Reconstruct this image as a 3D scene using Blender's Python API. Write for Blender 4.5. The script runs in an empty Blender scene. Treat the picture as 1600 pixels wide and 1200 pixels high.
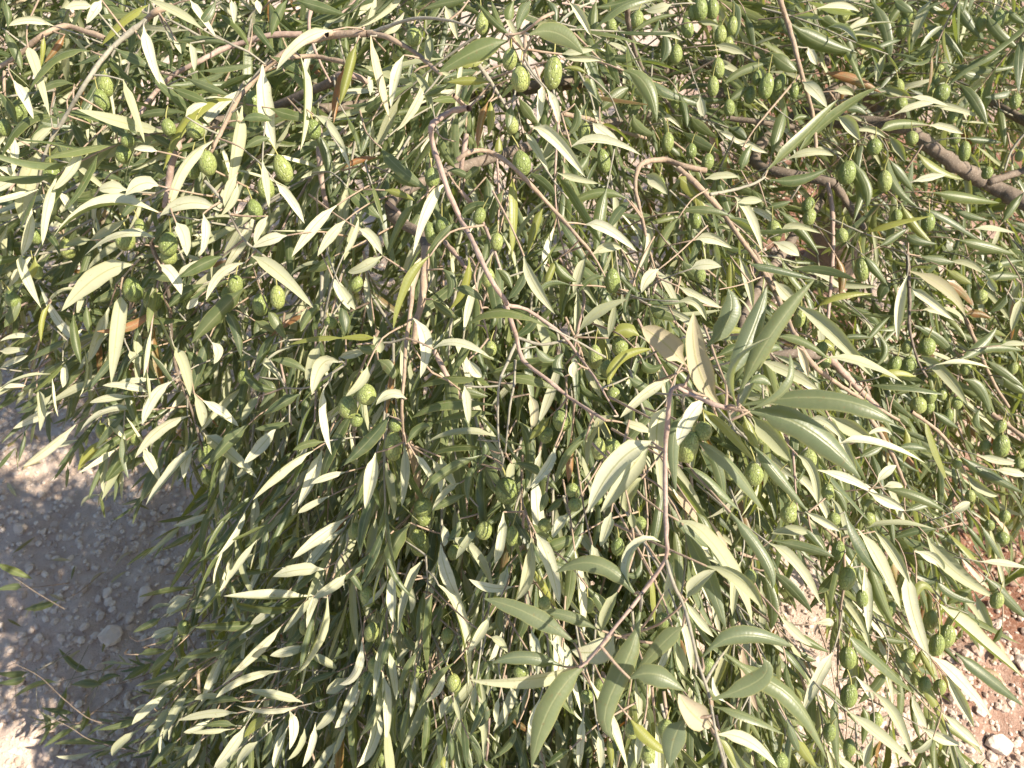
import bpy, math, time
import numpy as np
from mathutils import Vector, Matrix, Euler
from mathutils.bvhtree import BVHTree
rad = math.radians
SC = bpy.context.scene
COL = SC.collection
R = np.random.RandomState(7)

# ------------------------------------------------------------------ camera
CAM_H, PITCH, LENS = 1.45, 50.0, 28.25            # a phone held at chest height, looking down into the tree
cam_d = bpy.data.cameras.new('camera'); cam = bpy.data.objects.new('camera', cam_d); COL.objects.link(cam)
cam.location = (0, 0, CAM_H); cam.rotation_euler = (rad(90 - PITCH), 0, 0)
cam_d.lens = LENS; cam_d.sensor_width = 36; cam_d.clip_start = 0.02; cam_d.clip_end = 500
cam_d.dof.use_dof = True; cam_d.dof.focus_distance = 0.60; cam_d.dof.aperture_fstop = 19.0
SC.camera = cam
# ------------------------------------------------------------------ light
SUN = np.array([0.67, -0.26, 0.69]); SUN /= np.linalg.norm(SUN)      # direction towards the sun
world = bpy.data.worlds.new('World'); SC.world = world; world.use_nodes = True
wn = world.node_tree; wn.nodes.clear()
sky = wn.nodes.new('ShaderNodeTexSky'); sky.sky_type = 'NISHITA'; sky.sun_disc = False
sky.sun_elevation = math.asin(SUN[2]); sky.sun_rotation = math.atan2(SUN[0], SUN[1])
bg = wn.nodes.new('ShaderNodeBackground'); bg.inputs[1].default_value = 0.092
wo = wn.nodes.new('ShaderNodeOutputWorld')
wn.links.new(sky.outputs[0], bg.inputs[0]); wn.links.new(bg.outputs[0], wo.inputs[0])
sun_d = bpy.data.lights.new('sun', 'SUN'); sun_d.energy = 5.0; sun_d.angle = rad(0.55); sun_d.color = (1.0, 0.895, 0.73)
sun = bpy.data.objects.new('sun', sun_d); COL.objects.link(sun)
sun.rotation_euler = Vector(SUN).to_track_quat('Z', 'Y').to_euler(); sun.location = (3, -1.5, 4)
SC.view_settings.view_transform = 'Standard'; SC.view_settings.look = 'None'
SC.view_settings.gamma = 1.0; SC.view_settings.use_curve_mapping = False
SC.view_settings.exposure = 1.2
SC.cycles.max_bounces = 8; SC.cycles.diffuse_bounces = 4; SC.cycles.transmission_bounces = 4; SC.cycles.transparent_max_bounces = 4

# ---------------------------------------------------------------------------
# SURVEY OF THE PHOTOGRAPH.  Nine tiles; each leaf: base, middle(s), tip, visible
# width, kind (U/u underside lit/unlit, T/t upper side, Y/y yellow-green, R orange
# dead, P pink-grey underside) and, for the nearest shoots, @distance in metres.
# ---------------------------------------------------------------------------
TILES = {'A': (0, 0), 'B': (530, 0), 'C': (1060, 0), 'D': (0, 400), 'E': (530, 400), 'F': (1060, 400),
         'G': (0, 800), 'H': (530, 800), 'I': (1060, 800)}
LEAVES = {
'A': """1215 300 1225 500 1275 690 95 U;1120 490 1085 680 1055 945 70 U;1540 140 1400 190 1280 325 60 U;985 650 840 780 775 1000 65 U
1020 975 880 940 740 1000 75 U;815 1030 850 1090 865 1185 70 U;735 985 480 955 245 1100 30 U;715 1100 560 1090 390 1185 40 U
195 680 120 850 100 1030 100 U;145 960 130 1080 100 1185 55 U;240 590 190 630 135 695 50 U;665 120 690 250 740 390 60 U
945 140 820 60 690 0 45 U;570 370 610 500 670 660 45 U;1390 260 1410 450 1390 700 40 U;1215 740 1230 850 1245 960 40 U
1280 850 1340 920 1410 1035 55 U;1560 950 1450 1050 1350 1190 60 U;1600 1020 1530 1090 1470 1185 55 U;1450 530 1540 610 1610 750 45 U
1075 460 870 520 755 790 35 Y;345 390 230 390 130 480 35 T;270 545 110 560 0 740 45 T;420 235 250 260 130 430 30 T
800 410 880 440 960 475 55 T;860 360 960 400 1060 440 50 T;530 225 620 270 690 310 55 T;815 190 930 180 1060 205 45 T
330 770 460 760 580 800 50 T;380 690 330 790 245 880 55 U;735 860 660 850 580 905 80 U;590 880 520 870 460 880 70 U
250 120 140 95 40 120 45 U;470 0 440 50 400 110 50 U;430 30 370 25 300 40 50 U;690 20 570 90 470 210 40 Y
510 250 560 330 700 430 40 T;770 140 810 190 840 250 30 U;880 200 895 260 900 330 40 U;130 220 160 300 230 540 55 U
60 370 110 450 155 550 50 U;70 640 65 720 60 800 45 U;300 160 260 220 205 290 35 R;205 170 200 230 190 310 25 Y
1600 300 1570 430 1545 570 45 R;1070 0 1080 50 1085 110 40 U;1190 0 1195 30 1205 65 40 U;1330 0 1290 70 1255 170 55 T
1170 110 1200 150 1275 245 45 T;1000 60 1090 110 1155 220 35 T;1370 0 1480 30 1600 70 60 T;1315 330 1400 380 1430 440 45 T
915 330 1060 310 1170 300 35 T;475 510 540 590 660 660 55 T;150 1060 230 1090 280 1185 40 T;420 1110 370 1110 300 1140 50 u
590 1010 500 1070 420 1110 50 U;1330 1090 1250 1110 1170 1145 60 U;730 700 680 690 620 690 40 U;540 910 430 920 320 920 35 T
75 830 30 850 -40 890 60 U;-20 770 50 800 60 830 40 U;280 890 310 940 350 1000 45 U;345 760 420 820 490 880 35 U
20 0 40 60 35 130 40 T;880 0 930 70 1000 170 40 U;1000 0 960 70 900 130 45 T;700 240 720 330 770 400 40 U
1250 500 1340 530 1440 550 60 T;1120 560 1180 540 1260 560 50 T;1250 260 1340 300 1400 350 50 T;1100 850 1080 920 1020 1000 40 U
460 590 470 680 500 760 55 t;330 560 370 640 420 720 60 t;640 540 720 520 830 520 45 T;690 620 760 660 830 700 50 t
610 770 690 760 760 810 60 t;860 540 900 500 960 480 40 U;250 620 290 700 330 760 55 t;1450 620 1500 700 1530 900 55 t
420 330 470 300 540 290 50 T;10 130 70 230 100 330 50 T;0 430 40 480 80 580 50 T;1130 690 1190 650 1250 640 50 T
1100 800 1060 870 1040 960 50 U;1240 1000 1200 1060 1180 1130 45 U;940 990 950 1080 930 1180 50 U;660 900 600 960 560 1010 45 T""",
'B': """145 165 170 360 235 560 50 P;490 30 520 100 550 185 55 U;780 190 640 230 460 335 110 T@.50;790 160 720 100 630 0 40 T@.50
770 140 730 80 705 0 35 T@.50;900 150 970 110 1030 145 55 u@.50;880 160 1010 150 1130 250 90 T@.49;1065 10 1120 80 1165 165 50 U
895 590 1000 650 1140 820 75 U;860 610 910 690 970 790 45 U;1075 680 1210 655 1400 720 50 U;1175 570 1220 610 1300 660 60 U
1315 325 1420 390 1470 565 90 T@.55;1355 400 1280 450 1180 530 70 T;1360 530 1390 590 1460 625 60 T;195 685 270 770 410 880 75 T
490 850 400 960 340 1185 60 U;800 820 815 950 800 1185 50 Y;945 960 910 1050 870 1185 50 Y;345 335 400 400 435 520 45 u
300 255 260 360 240 500 55 u;80 200 50 320 0 490 60 Y;690 470 660 560 640 690 45 R;740 620 740 690 735 720 45 Y
0 680 25 720 50 780 25 U;0 790 90 740 180 730 35 R;700 470 705 540 690 630 45 Y;940 400 930 470 920 570 50 U
960 410 1000 490 1015 570 45 U;1140 1040 1240 1060 1380 1165 60 U;1240 870 1210 1000 1190 1185 70 T;1350 930 1290 990 1240 1080 55 T
1330 920 1200 890 1060 950 60 T;1420 810 1470 840 1520 900 70 u;1570 1010 1510 1090 1480 1185 50 T;690 240 630 280 570 310 55 Y
700 380 600 370 500 380 50 Y;830 450 870 520 920 575 55 t;600 0 500 10 395 40 50 T;890 0 850 60 825 140 60 T@.5
810 0 790 60 790 90 60 T@.5;300 60 240 130 150 150 50 u;500 790 560 795 620 835 45 T;660 770 620 800 580 830 50 T
210 880 270 890 350 930 45 Y;360 940 290 1030 225 1180 45 T;150 850 180 930 205 1045 25 T;40 870 110 940 190 1010 70 T
90 1060 150 1100 200 1180 60 U;540 1030 480 1090 400 1185 45 T;20 1180 60 1110 90 1010 35 U;1170 1180 1240 1140 1310 1150 60 u
1540 20 1480 40 1420 50 50 U;1030 250 1100 240 1180 230 40 U;1040 270 1130 270 1210 280 35 u;1150 345 1100 315 1040 315 25 Y
800 480 790 540 780 590 50 T;960 0 990 50 1000 110 50 t;1190 0 1170 80 1180 160 60 t;1500 150 1510 220 1490 290 60 t
1560 350 1540 430 1570 500 60 t;150 560 120 640 100 720 45 t;460 620 480 700 540 780 50 t;230 800 310 840 380 860 50 t
680 820 690 900 670 990 60 t;880 800 950 850 1000 910 50 t;1010 800 1100 830 1200 850 40 U;1160 700 1120 780 1030 840 55 T
560 1010 620 960 700 950 55 t;760 880 720 950 700 1040 50 t;1090 480 1100 560 1060 620 50 t;1240 200 1260 300 1300 400 55 t
390 440 440 420 520 380 40 T;410 160 420 230 400 320 55 u;250 230 270 270 300 250 50 Y;30 530 80 620 100 720 30 T""",
'C': """520 110 660 200 830 245 95 T;640 40 750 30 840 55 35 U;720 170 840 165 945 180 25 U;890 0 960 130 975 300 60 T
760 160 820 120 880 80 50 U;670 340 800 360 940 430 55 R;575 380 630 420 690 500 60 U;940 410 1010 420 1080 460 50 u
1080 450 1150 460 1250 490 30 U;1000 530 1100 490 1180 480 40 U;1180 490 1270 500 1390 540 40 U;930 610 1030 570 1170 580 60 T
1160 580 1240 590 1320 620 40 U;805 610 890 595 960 640 35 u;975 630 1020 680 1050 750 50 u;410 790 570 650 740 460 55 T
560 700 700 560 930 400 60 T;430 720 470 590 500 490 70 T;290 790 310 730 340 670 55 T;500 740 610 705 720 720 45 U
420 830 560 830 690 780 60 T;750 730 840 840 850 900 810 1030 65 T;800 740 870 860 870 960 60 T;980 740 1030 810 1090 890 50 T
970 700 1000 840 1110 960 50 T;260 910 330 1000 390 1170 50 U;460 970 560 1060 650 1180 60 T;1175 890 1330 910 1490 940 60 T
1140 970 1250 1010 1390 1110 40 T;1030 940 1090 1040 1180 1130 50 Y;1300 390 1370 460 1430 580 60 T;1430 60 1480 150 1590 240 60 T
1270 0 1330 80 1400 180 60 T;1140 130 1220 160 1320 270 50 T;1240 290 1400 310 1580 300 40 T;1170 0 1120 90 1090 210 55 u
1060 0 1010 60 970 130 50 T;960 250 930 320 920 380 50 u;430 290 310 320 210 390 50 T;420 240 490 290 550 330 80 T
0 430 30 500 40 590 50 T;100 440 110 500 120 540 50 u;170 210 240 220 310 250 50 u;530 560 570 540 620 555 35 T
740 540 790 580 840 650 70 U;1500 1030 1550 960 1600 890 50 T;1370 1060 1450 1060 1560 1080 30 U;870 1080 1000 1030 1170 1000 35 Y
80 1110 150 1100 250 1150 60 u;0 980 120 970 240 1000 45 T;0 820 60 870 130 1000 80 Y;1100 700 1200 780 1320 830 40 Y
1480 490 1500 570 1510 680 40 T;120 830 200 810 280 820 40 u;270 940 330 930 390 930 45 U;410 960 470 945 520 930 40 T
470 1080 540 1050 660 1080 45 U;440 1120 510 1150 560 1185 60 U;1090 840 1160 820 1240 810 40 u;600 220 620 260 640 300 45 U
90 100 140 100 190 120 35 u;250 0 270 80 260 180 50 t;310 60 330 150 350 240 45 t;230 470 280 430 330 400 50 t
60 540 100 590 180 640 55 t;20 610 90 660 190 700 60 t;230 590 280 620 320 650 60 t;1230 0 1300 20 1370 30 50 T
1530 50 1560 80 1610 110 45 T;1540 420 1500 440 1420 450 40 T;1420 360 1350 350 1320 320 50 T;1250 500 1290 540 1300 600 50 t
1330 640 1420 650 1500 660 40 T;1060 1080 1100 1110 1200 1130 50 T;1300 1110 1420 1140 1560 1180 60 T;930 1140 1000 1100 1060 1060 40 T
1270 960 1350 1000 1440 1020 40 T;860 650 830 720 840 790 40 t;640 590 600 650 560 690 50 T;340 880 360 920 390 960 40 t
1000 0 1040 30 1090 60 50 T;650 80 700 110 760 150 60 t;720 420 770 420 810 440 50 U;760 510 820 500 870 530 45 T""",
'D': """610 40 460 90 285 255 105 U;740 40 800 90 840 180 65 U;1135 30 1020 80 955 205 50 U;1165 0 1290 80 1450 240 75 U
1130 150 1010 270 885 405 95 T;1040 250 1090 330 1115 470 60 T;1240 240 1280 310 1325 385 60 T;570 150 500 190 430 215 55 t
560 190 545 300 515 590 85 U;510 230 460 370 410 490 60 u;860 300 720 285 570 300 20 T;735 415 690 430 640 460 40 T
1180 470 1240 500 1310 590 40 U;1140 490 1180 590 1300 620 55 T;1250 480 1340 490 1420 540 50 T;1570 490 1490 500 1445 640 90 U
1600 380 1460 380 1340 410 30 Y;1480 400 1450 490 1420 580 65 u;1500 610 1485 740 1535 920 45 U;1390 640 1310 680 1220 735 60 T
965 390 930 500 890 640 65 T;805 420 850 510 880 650 65 U;700 635 590 605 475 600 45 U;470 570 360 620 215 690 45 U
635 715 490 725 370 815 35 U;795 580 710 650 660 780 65 U;870 740 740 800 625 935 60 U;920 870 800 1000 675 1155 45 u
950 830 1040 900 1190 1030 80 U;940 670 1020 720 1105 790 55 U;1150 780 1060 860 960 975 70 T;660 890 700 960 740 1045 50 U
350 780 230 880 105 975 55 U;170 610 190 700 185 810 45 U;500 880 480 980 480 1100 45 u;640 880 560 970 480 1050 45 t
500 850 420 910 360 995 50 Y;240 720 160 750 60 800 45 u;100 0 110 80 190 240 55 U;160 0 140 80 60 130 45 Y
150 375 80 370 0 395 30 U;500 750 540 800 580 850 50 U;620 650 500 660 415 680 40 U;250 580 180 590 100 620 40 T
720 570 600 580 540 600 35 U;900 640 930 720 935 790 55 U;1280 790 1210 880 1130 960 65 u;1195 650 1160 700 1120 765 50 u
1500 860 1420 870 1355 900 45 T;1450 900 1310 980 1170 1130 50 U;1490 900 1450 1020 1380 1160 70 u;1600 1000 1520 1020 1440 1055 40 U
770 900 700 1030 650 1140 60 t;890 870 860 960 850 1030 45 u;1030 0 930 40 830 100 70 T;940 130 850 180 780 240 70 t
690 100 760 90 830 110 60 T;600 440 620 470 640 500 50 U;230 220 200 300 190 400 30 Y;715 330 735 480 770 640 35 R
340 270 350 380 375 500 50 T;400 230 410 300 420 370 45 T;290 480 300 550 290 610 40 u;1540 100 1580 170 1620 250 60 U
1500 210 1440 270 1390 350 45 T;1420 240 1410 290 1395 350 45 u;1280 360 1230 430 1180 540 50 T;1190 440 1150 460 1100 490 50 T
920 190 890 220 865 245 40 U;1550 0 1490 40 1415 70 60 T;1000 1060 1010 1110 1010 1170 45 t;1530 1110 1440 1150 1380 1190 40 U
1330 1050 1300 1090 1250 1140 45 T;820 100 870 60 930 20 45 U;760 180 740 300 750 380 50 t;1180 300 1240 330 1320 360 50 t
1020 480 960 540 900 610 45 t;1080 620 1040 700 980 760 55 t;240 640 200 680 160 720 30 U;420 620 330 640 260 660 30 T
1340 770 1250 790 1180 800 40 T;1170 920 1140 980 1090 1030 40 u;300 620 340 560 390 520 35 T;560 1000 620 960 690 930 45 T
1100 1000 1140 1060 1230 1080 55 t;1260 1120 1300 1060 1400 1000 45 t;80 180 60 260 20 330 60 t;0 440 60 440 130 430 40 U
380 340 300 330 180 130 50 u;0 520 70 480 130 460 35 u;0 610 60 600 120 600 25 U;310 390 230 420 130 490 35 T
860 440 900 470 930 520 50 T;980 400 1010 440 990 500 50 U;1060 780 1100 740 1200 720 45 t;1200 560 1250 620 1200 700 60 t""",
'E': """345 290 400 400 375 565 70 U;380 0 350 80 340 180 45 P;420 0 330 130 250 340 45 Y@.52;970 330 800 255 680 260 590 320 48 T@.53
855 0 900 120 1000 270 60 u@.54;600 0 590 140 510 250 45 Y;435 430 550 405 700 470 45 U;690 580 500 560 370 610 40 T
720 690 560 670 430 690 335 750 60 T;720 735 580 720 430 780 40 T;740 840 560 820 400 870 40 U;700 900 540 880 400 930 35 T
820 760 880 880 860 1090 70 t;670 920 500 1000 385 1100 55 T;560 1050 490 1090 430 1180 40 U;1050 500 900 500 670 550 55 t
770 560 870 570 1000 615 60 T;980 740 930 800 880 850 50 Y;1000 880 960 980 880 1075 55 U;800 960 920 990 1020 1100 50 T
1140 850 1060 920 1000 1050 45 T;1270 740 1180 800 1150 980 60 u;1450 860 1290 960 1150 1190 110 u@.45;1430 880 1330 1010 1210 1185 90 U@.46
1400 1030 1340 1090 1330 1185 80 u@.47;1460 720 1380 800 1300 900 50 t;1530 570 1410 640 1300 750 60 U;1510 700 1470 790 1480 915 100 U@.47
1600 740 1550 850 1560 1100 60 T@.46;160 370 180 410 190 450 60 U;310 660 240 640 170 690 55 U;130 510 100 580 30 650 55 U
1600 500 1500 400 1400 330 120 P@.47;1390 370 1330 340 1270 370 90 Y;1245 380 1265 300 1280 210 40 u;1110 350 1200 260 1330 200 60 u
1245 620 1300 480 1450 430 60 Y;1200 340 1230 430 1250 510 50 Y;1140 0 1110 80 1085 175 55 u;1230 95 1160 110 1110 170 35 T
1480 60 1430 100 1400 170 60 U;1600 215 1520 210 1420 220 35 T;1070 135 960 140 910 240 35 T;1020 0 980 80 960 140 45 Y
170 910 150 1030 120 1170 75 u;300 880 310 1000 290 1160 55 u;230 740 140 850 20 970 80 t;470 930 500 1000 540 1060 60 u
170 380 90 375 0 380 35 Y;640 320 580 430 520 560 55 t;600 480 630 530 660 560 60 u;200 0 120 50 40 75 60 U
0 130 30 190 75 250 55 U;10 220 25 290 30 360 60 T;1090 480 1080 530 1090 560 50 U;1310 770 1380 790 1450 820 50 U
1075 830 1070 950 1060 1050 45 R;1130 480 1170 560 1215 660 50 u;1360 140 1330 220 1330 300 25 T;1370 140 1385 220 1370 300 25 T
530 150 600 160 670 210 50 T;310 870 370 800 420 790 50 T;960 1090 950 1140 930 1185 50 T;590 1100 500 1140 430 1180 45 T
230 990 250 1060 260 1180 50 T;480 60 520 120 500 200 60 t;430 200 480 250 560 290 50 t;80 410 140 430 200 400 60 T
0 470 60 450 150 430 50 u;180 480 230 520 250 570 70 t;580 600 590 680 600 780 50 U;560 620 620 640 690 650 50 t
880 640 900 720 890 800 60 P;910 420 950 470 1000 480 50 T;1040 560 1010 500 1040 450 60 T;1180 770 1140 830 1060 880 45 T
1400 470 1440 520 1500 500 60 T;1440 230 1500 270 1580 290 60 T;1340 560 1400 600 1460 620 60 T;1040 1120 1000 1150 960 1190 45 t
640 960 600 1040 600 1150 45 T;640 850 680 900 640 980 40 T;430 940 460 1010 470 1100 40 U;350 920 400 980 440 1060 40 U;730 60 770 100 800 150 50 t
860 70 830 140 780 200 50 t;920 260 880 330 800 380 50 t;1000 20 1040 80 1100 120 60 T;690 240 720 290 690 350 45 T""",
'F': """190 690 85 500 70 260 115 P@.42;220 580 330 380 410 140 100 T@.41;280 640 430 370 630 110 95 T@.415;270 700 250 560 300 460 440 370 35 u@.40
320 715 470 650 530 560 515 450 40 T@.40;290 690 620 650 860 690 1005 780 100 T@.42;330 720 600 800 845 1030 140 T@.425;130 420 240 280 230 150 100 T@.44
130 650 40 760 0 880 70 U@.45;110 710 220 790 365 965 45 Y@.46;300 730 340 830 375 890 50 Y@.46;30 830 200 920 310 1040 400 1185 60 T@.47
20 980 130 1040 290 1185 60 T@.5;120 900 190 1000 210 1185 60 T@.52;550 230 700 350 910 570 85 U;440 110 500 180 560 220 70 U
690 470 850 500 1040 585 50 U;450 375 570 390 700 480 45 T;370 480 520 540 650 620 65 u;700 740 800 790 890 850 90 u
750 870 900 870 1145 960 45 U;550 920 620 1000 645 1155 60 U;640 990 780 1030 885 1085 50 U;1060 90 1020 230 1015 395 55 U
1080 150 1150 200 1280 300 50 U;1070 70 1230 150 1330 280 60 P;1190 120 1290 150 1360 230 50 R;1330 270 1390 265 1450 290 45 R
1130 250 1200 250 1280 300 40 u;1090 320 1200 380 1280 470 50 T;1120 460 1220 530 1340 690 65 u;1320 570 1400 620 1445 740 60 T
1190 505 1330 500 1460 530 25 U;1300 480 1400 420 1475 330 60 T;1340 460 1460 420 1600 440 60 T;1490 415 1550 405 1620 410 30 U
1420 480 1510 540 1600 610 45 T;1590 190 1560 270 1545 350 45 U;640 240 740 180 905 175 35 Y;860 410 920 340 980 280 35 T
870 600 1040 600 1230 640 35 T;1600 100 1500 90 1410 110 50 T;1600 20 1500 30 1400 60 50 T;1310 930 1440 1010 1600 1100 65 T
1470 990 1540 1000 1620 1020 45 U;960 1080 1100 1110 1240 1185 60 T;880 1090 960 1130 1050 1180 60 u;1140 750 1190 880 1265 1090 30 Y
1010 890 1090 880 1150 895 45 T;920 1050 960 1000 1010 970 50 U;950 1070 1000 1060 1040 1070 40 U;1270 1185 1310 1160 1350 1140 50 U
330 590 380 570 430 600 60 T;550 420 580 490 600 560 45 P;240 0 245 100 230 200 50 Y;280 0 320 120 345 240 50 U
340 740 430 830 520 950 90 u@.47;350 880 450 1000 600 1185 60 T@.48;730 0 760 90 745 180 50 R;470 0 540 100 630 220 20 T
860 0 910 60 970 140 50 T;860 840 930 800 990 830 30 u;20 20 60 80 130 120 60 t;60 60 120 40 200 50 60 U
330 40 440 50 640 110 45 T;0 330 30 420 40 500 60 t;0 140 90 190 200 240 45 U;0 210 80 220 130 300 50 U
180 350 240 340 320 350 45 Y;170 470 260 430 300 420 60 T;380 440 430 420 480 430 60 T;640 390 700 420 720 440 70 Y
760 380 830 370 900 380 35 T;920 360 960 440 900 520 40 T;1000 130 950 150 930 220 60 t;1240 60 1300 100 1360 130 50 Y
1120 0 1200 20 1280 30 50 T;1520 180 1490 220 1440 260 50 t;1000 640 1060 620 1120 590 35 T;1180 720 1240 760 1300 800 45 T
560 560 600 600 680 640 40 U;600 760 680 770 760 850 50 U;840 930 900 900 950 880 50 t;1330 1000 1400 1070 1480 1110 55 u
1050 800 1060 870 1040 960 40 Y;1380 920 1480 950 1560 960 45 U;1540 1000 1590 950 1620 900 40 t;1400 700 1380 770 1420 810 35 T
720 1080 760 1130 780 1190 50 T;860 1190 880 1140 940 1110 40 T;1050 1180 1130 1150 1200 1130 45 t;1500 560 1560 600 1610 640 70 T
1420 80 1460 140 1470 160 40 u;1250 30 1340 30 1420 90 40 u;930 560 1010 540 1100 560 40 Y;960 640 1000 690 1090 760 45 t""",
'G': """1450 390 1240 400 1035 390 50 U;1400 435 1220 440 1060 410 35 T;1500 265 1380 270 1265 300 70 U;1600 290 1540 340 1450 400 65 U
1600 30 1480 110 1355 215 65 U;1320 0 1240 70 1180 140 60 u;1390 0 1310 70 1245 150 40 Y;1400 120 1340 150 1265 210 45 T
1190 190 1140 230 1090 290 55 u;1120 220 1090 250 1060 290 50 U;1270 265 1180 275 1090 290 30 T;980 200 920 195 860 205 25 U
1150 110 1060 190 960 280 30 T;1030 310 960 400 905 470 60 u;1450 390 1380 470 1310 560 45 U;1300 530 1190 640 1030 800 50 U
1515 390 1490 530 1430 660 1360 760 40 U;1430 620 1340 640 1250 665 55 U;1300 735 1130 770 1000 860 45 U;1400 880 1280 850 1140 825 50 U
1380 900 1240 915 1095 895 30 U;1120 880 1030 870 940 900 35 T;1100 930 970 930 830 965 45 U;1090 990 1020 980 950 990 35 T
1070 1005 970 1010 880 1020 30 U;880 820 810 930 755 1050 50 u;760 850 680 910 610 985 50 U;780 910 740 970 670 1020 50 u
745 490 680 530 615 558 45 T;870 730 750 780 630 805 40 T;980 630 890 670 800 740 45 u;800 640 740 700 690 750 50 T
1020 670 980 760 930 880 45 U;1135 990 1070 1090 990 1185 60 U;1230 950 1180 990 1130 1045 55 Y;1440 660 1500 690 1560 725 50 U
1600 770 1560 800 1510 840 70 U;820 1060 760 1120 690 1185 45 T;740 1040 690 1080 640 1120 50 T;900 1080 850 1110 810 1145 40 T
520 1080 390 1070 250 1075 35 T;430 1110 340 1130 260 1130 25 U;-20 235 60 270 150 310 40 T;100 350 50 345 -20 360 40 T
270 410 190 440 110 450 40 T;310 810 280 890 250 960 35 t;410 730 340 710 270 630 40 t;130 740 60 750 -20 745 40 t
120 760 60 790 -20 790 40 T;410 900 390 970 370 1020 40 t;340 930 270 920 190 905 30 T;470 800 400 790 330 800 50 t
260 790 180 800 60 860 30 T;640 1010 560 1070 520 1130 50 u;330 1000 270 1040 200 1090 30 T;1590 920 1580 960 1550 1000 45 U
1340 920 1360 1000 1340 1100 50 U;1330 1000 1290 1100 1270 1185 45 u;1090 1110 1040 1150 1000 1190 50 U;1000 0 900 40 800 65 40 u
900 90 830 140 740 180 35 T;900 350 770 370 640 395 30 t;1100 440 1040 520 990 560 50 t;1000 380 940 430 880 440 50 T
880 390 820 430 770 470 50 u;1210 340 1150 420 1080 480 50 t;1180 460 1130 530 1050 600 50 t;1100 580 1080 640 1040 690 70 t
960 300 920 350 910 420 50 t;1280 420 1220 480 1160 520 45 u;1400 520 1370 580 1310 620 45 t;700 580 750 560 810 540 50 u
830 560 820 620 840 680 60 t;720 610 770 590 800 560 40 T;1300 600 1200 580 1150 620 45 t;1160 680 1060 720 1040 780 45 T
900 700 860 760 820 790 45 u;720 850 760 800 820 780 30 U;1040 860 960 850 900 870 35 U;640 660 700 650 770 640 40 T
570 780 640 740 700 700 40 T;640 960 560 990 450 1010 35 T;420 830 480 770 560 760 35 t;180 920 220 990 180 1080 30 t
560 1140 520 1180 480 1190 40 u;930 1050 900 1110 870 1180 40 U;1200 1060 1140 1110 1100 1180 50 u;1460 980 1440 1080 1400 1180 45 U
1560 880 1520 950 1460 1010 50 U;1600 980 1570 1060 1540 1130 35 U;1410 1000 1390 1080 1330 1150 35 U;1250 990 1240 1080 1210 1160 40 t
1450 760 1420 820 1350 850 40 T;1560 740 1480 770 1420 790 35 T;980 960 920 1000 850 1020 40 u;1240 700 1200 680 1120 700 40 t""",
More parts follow.
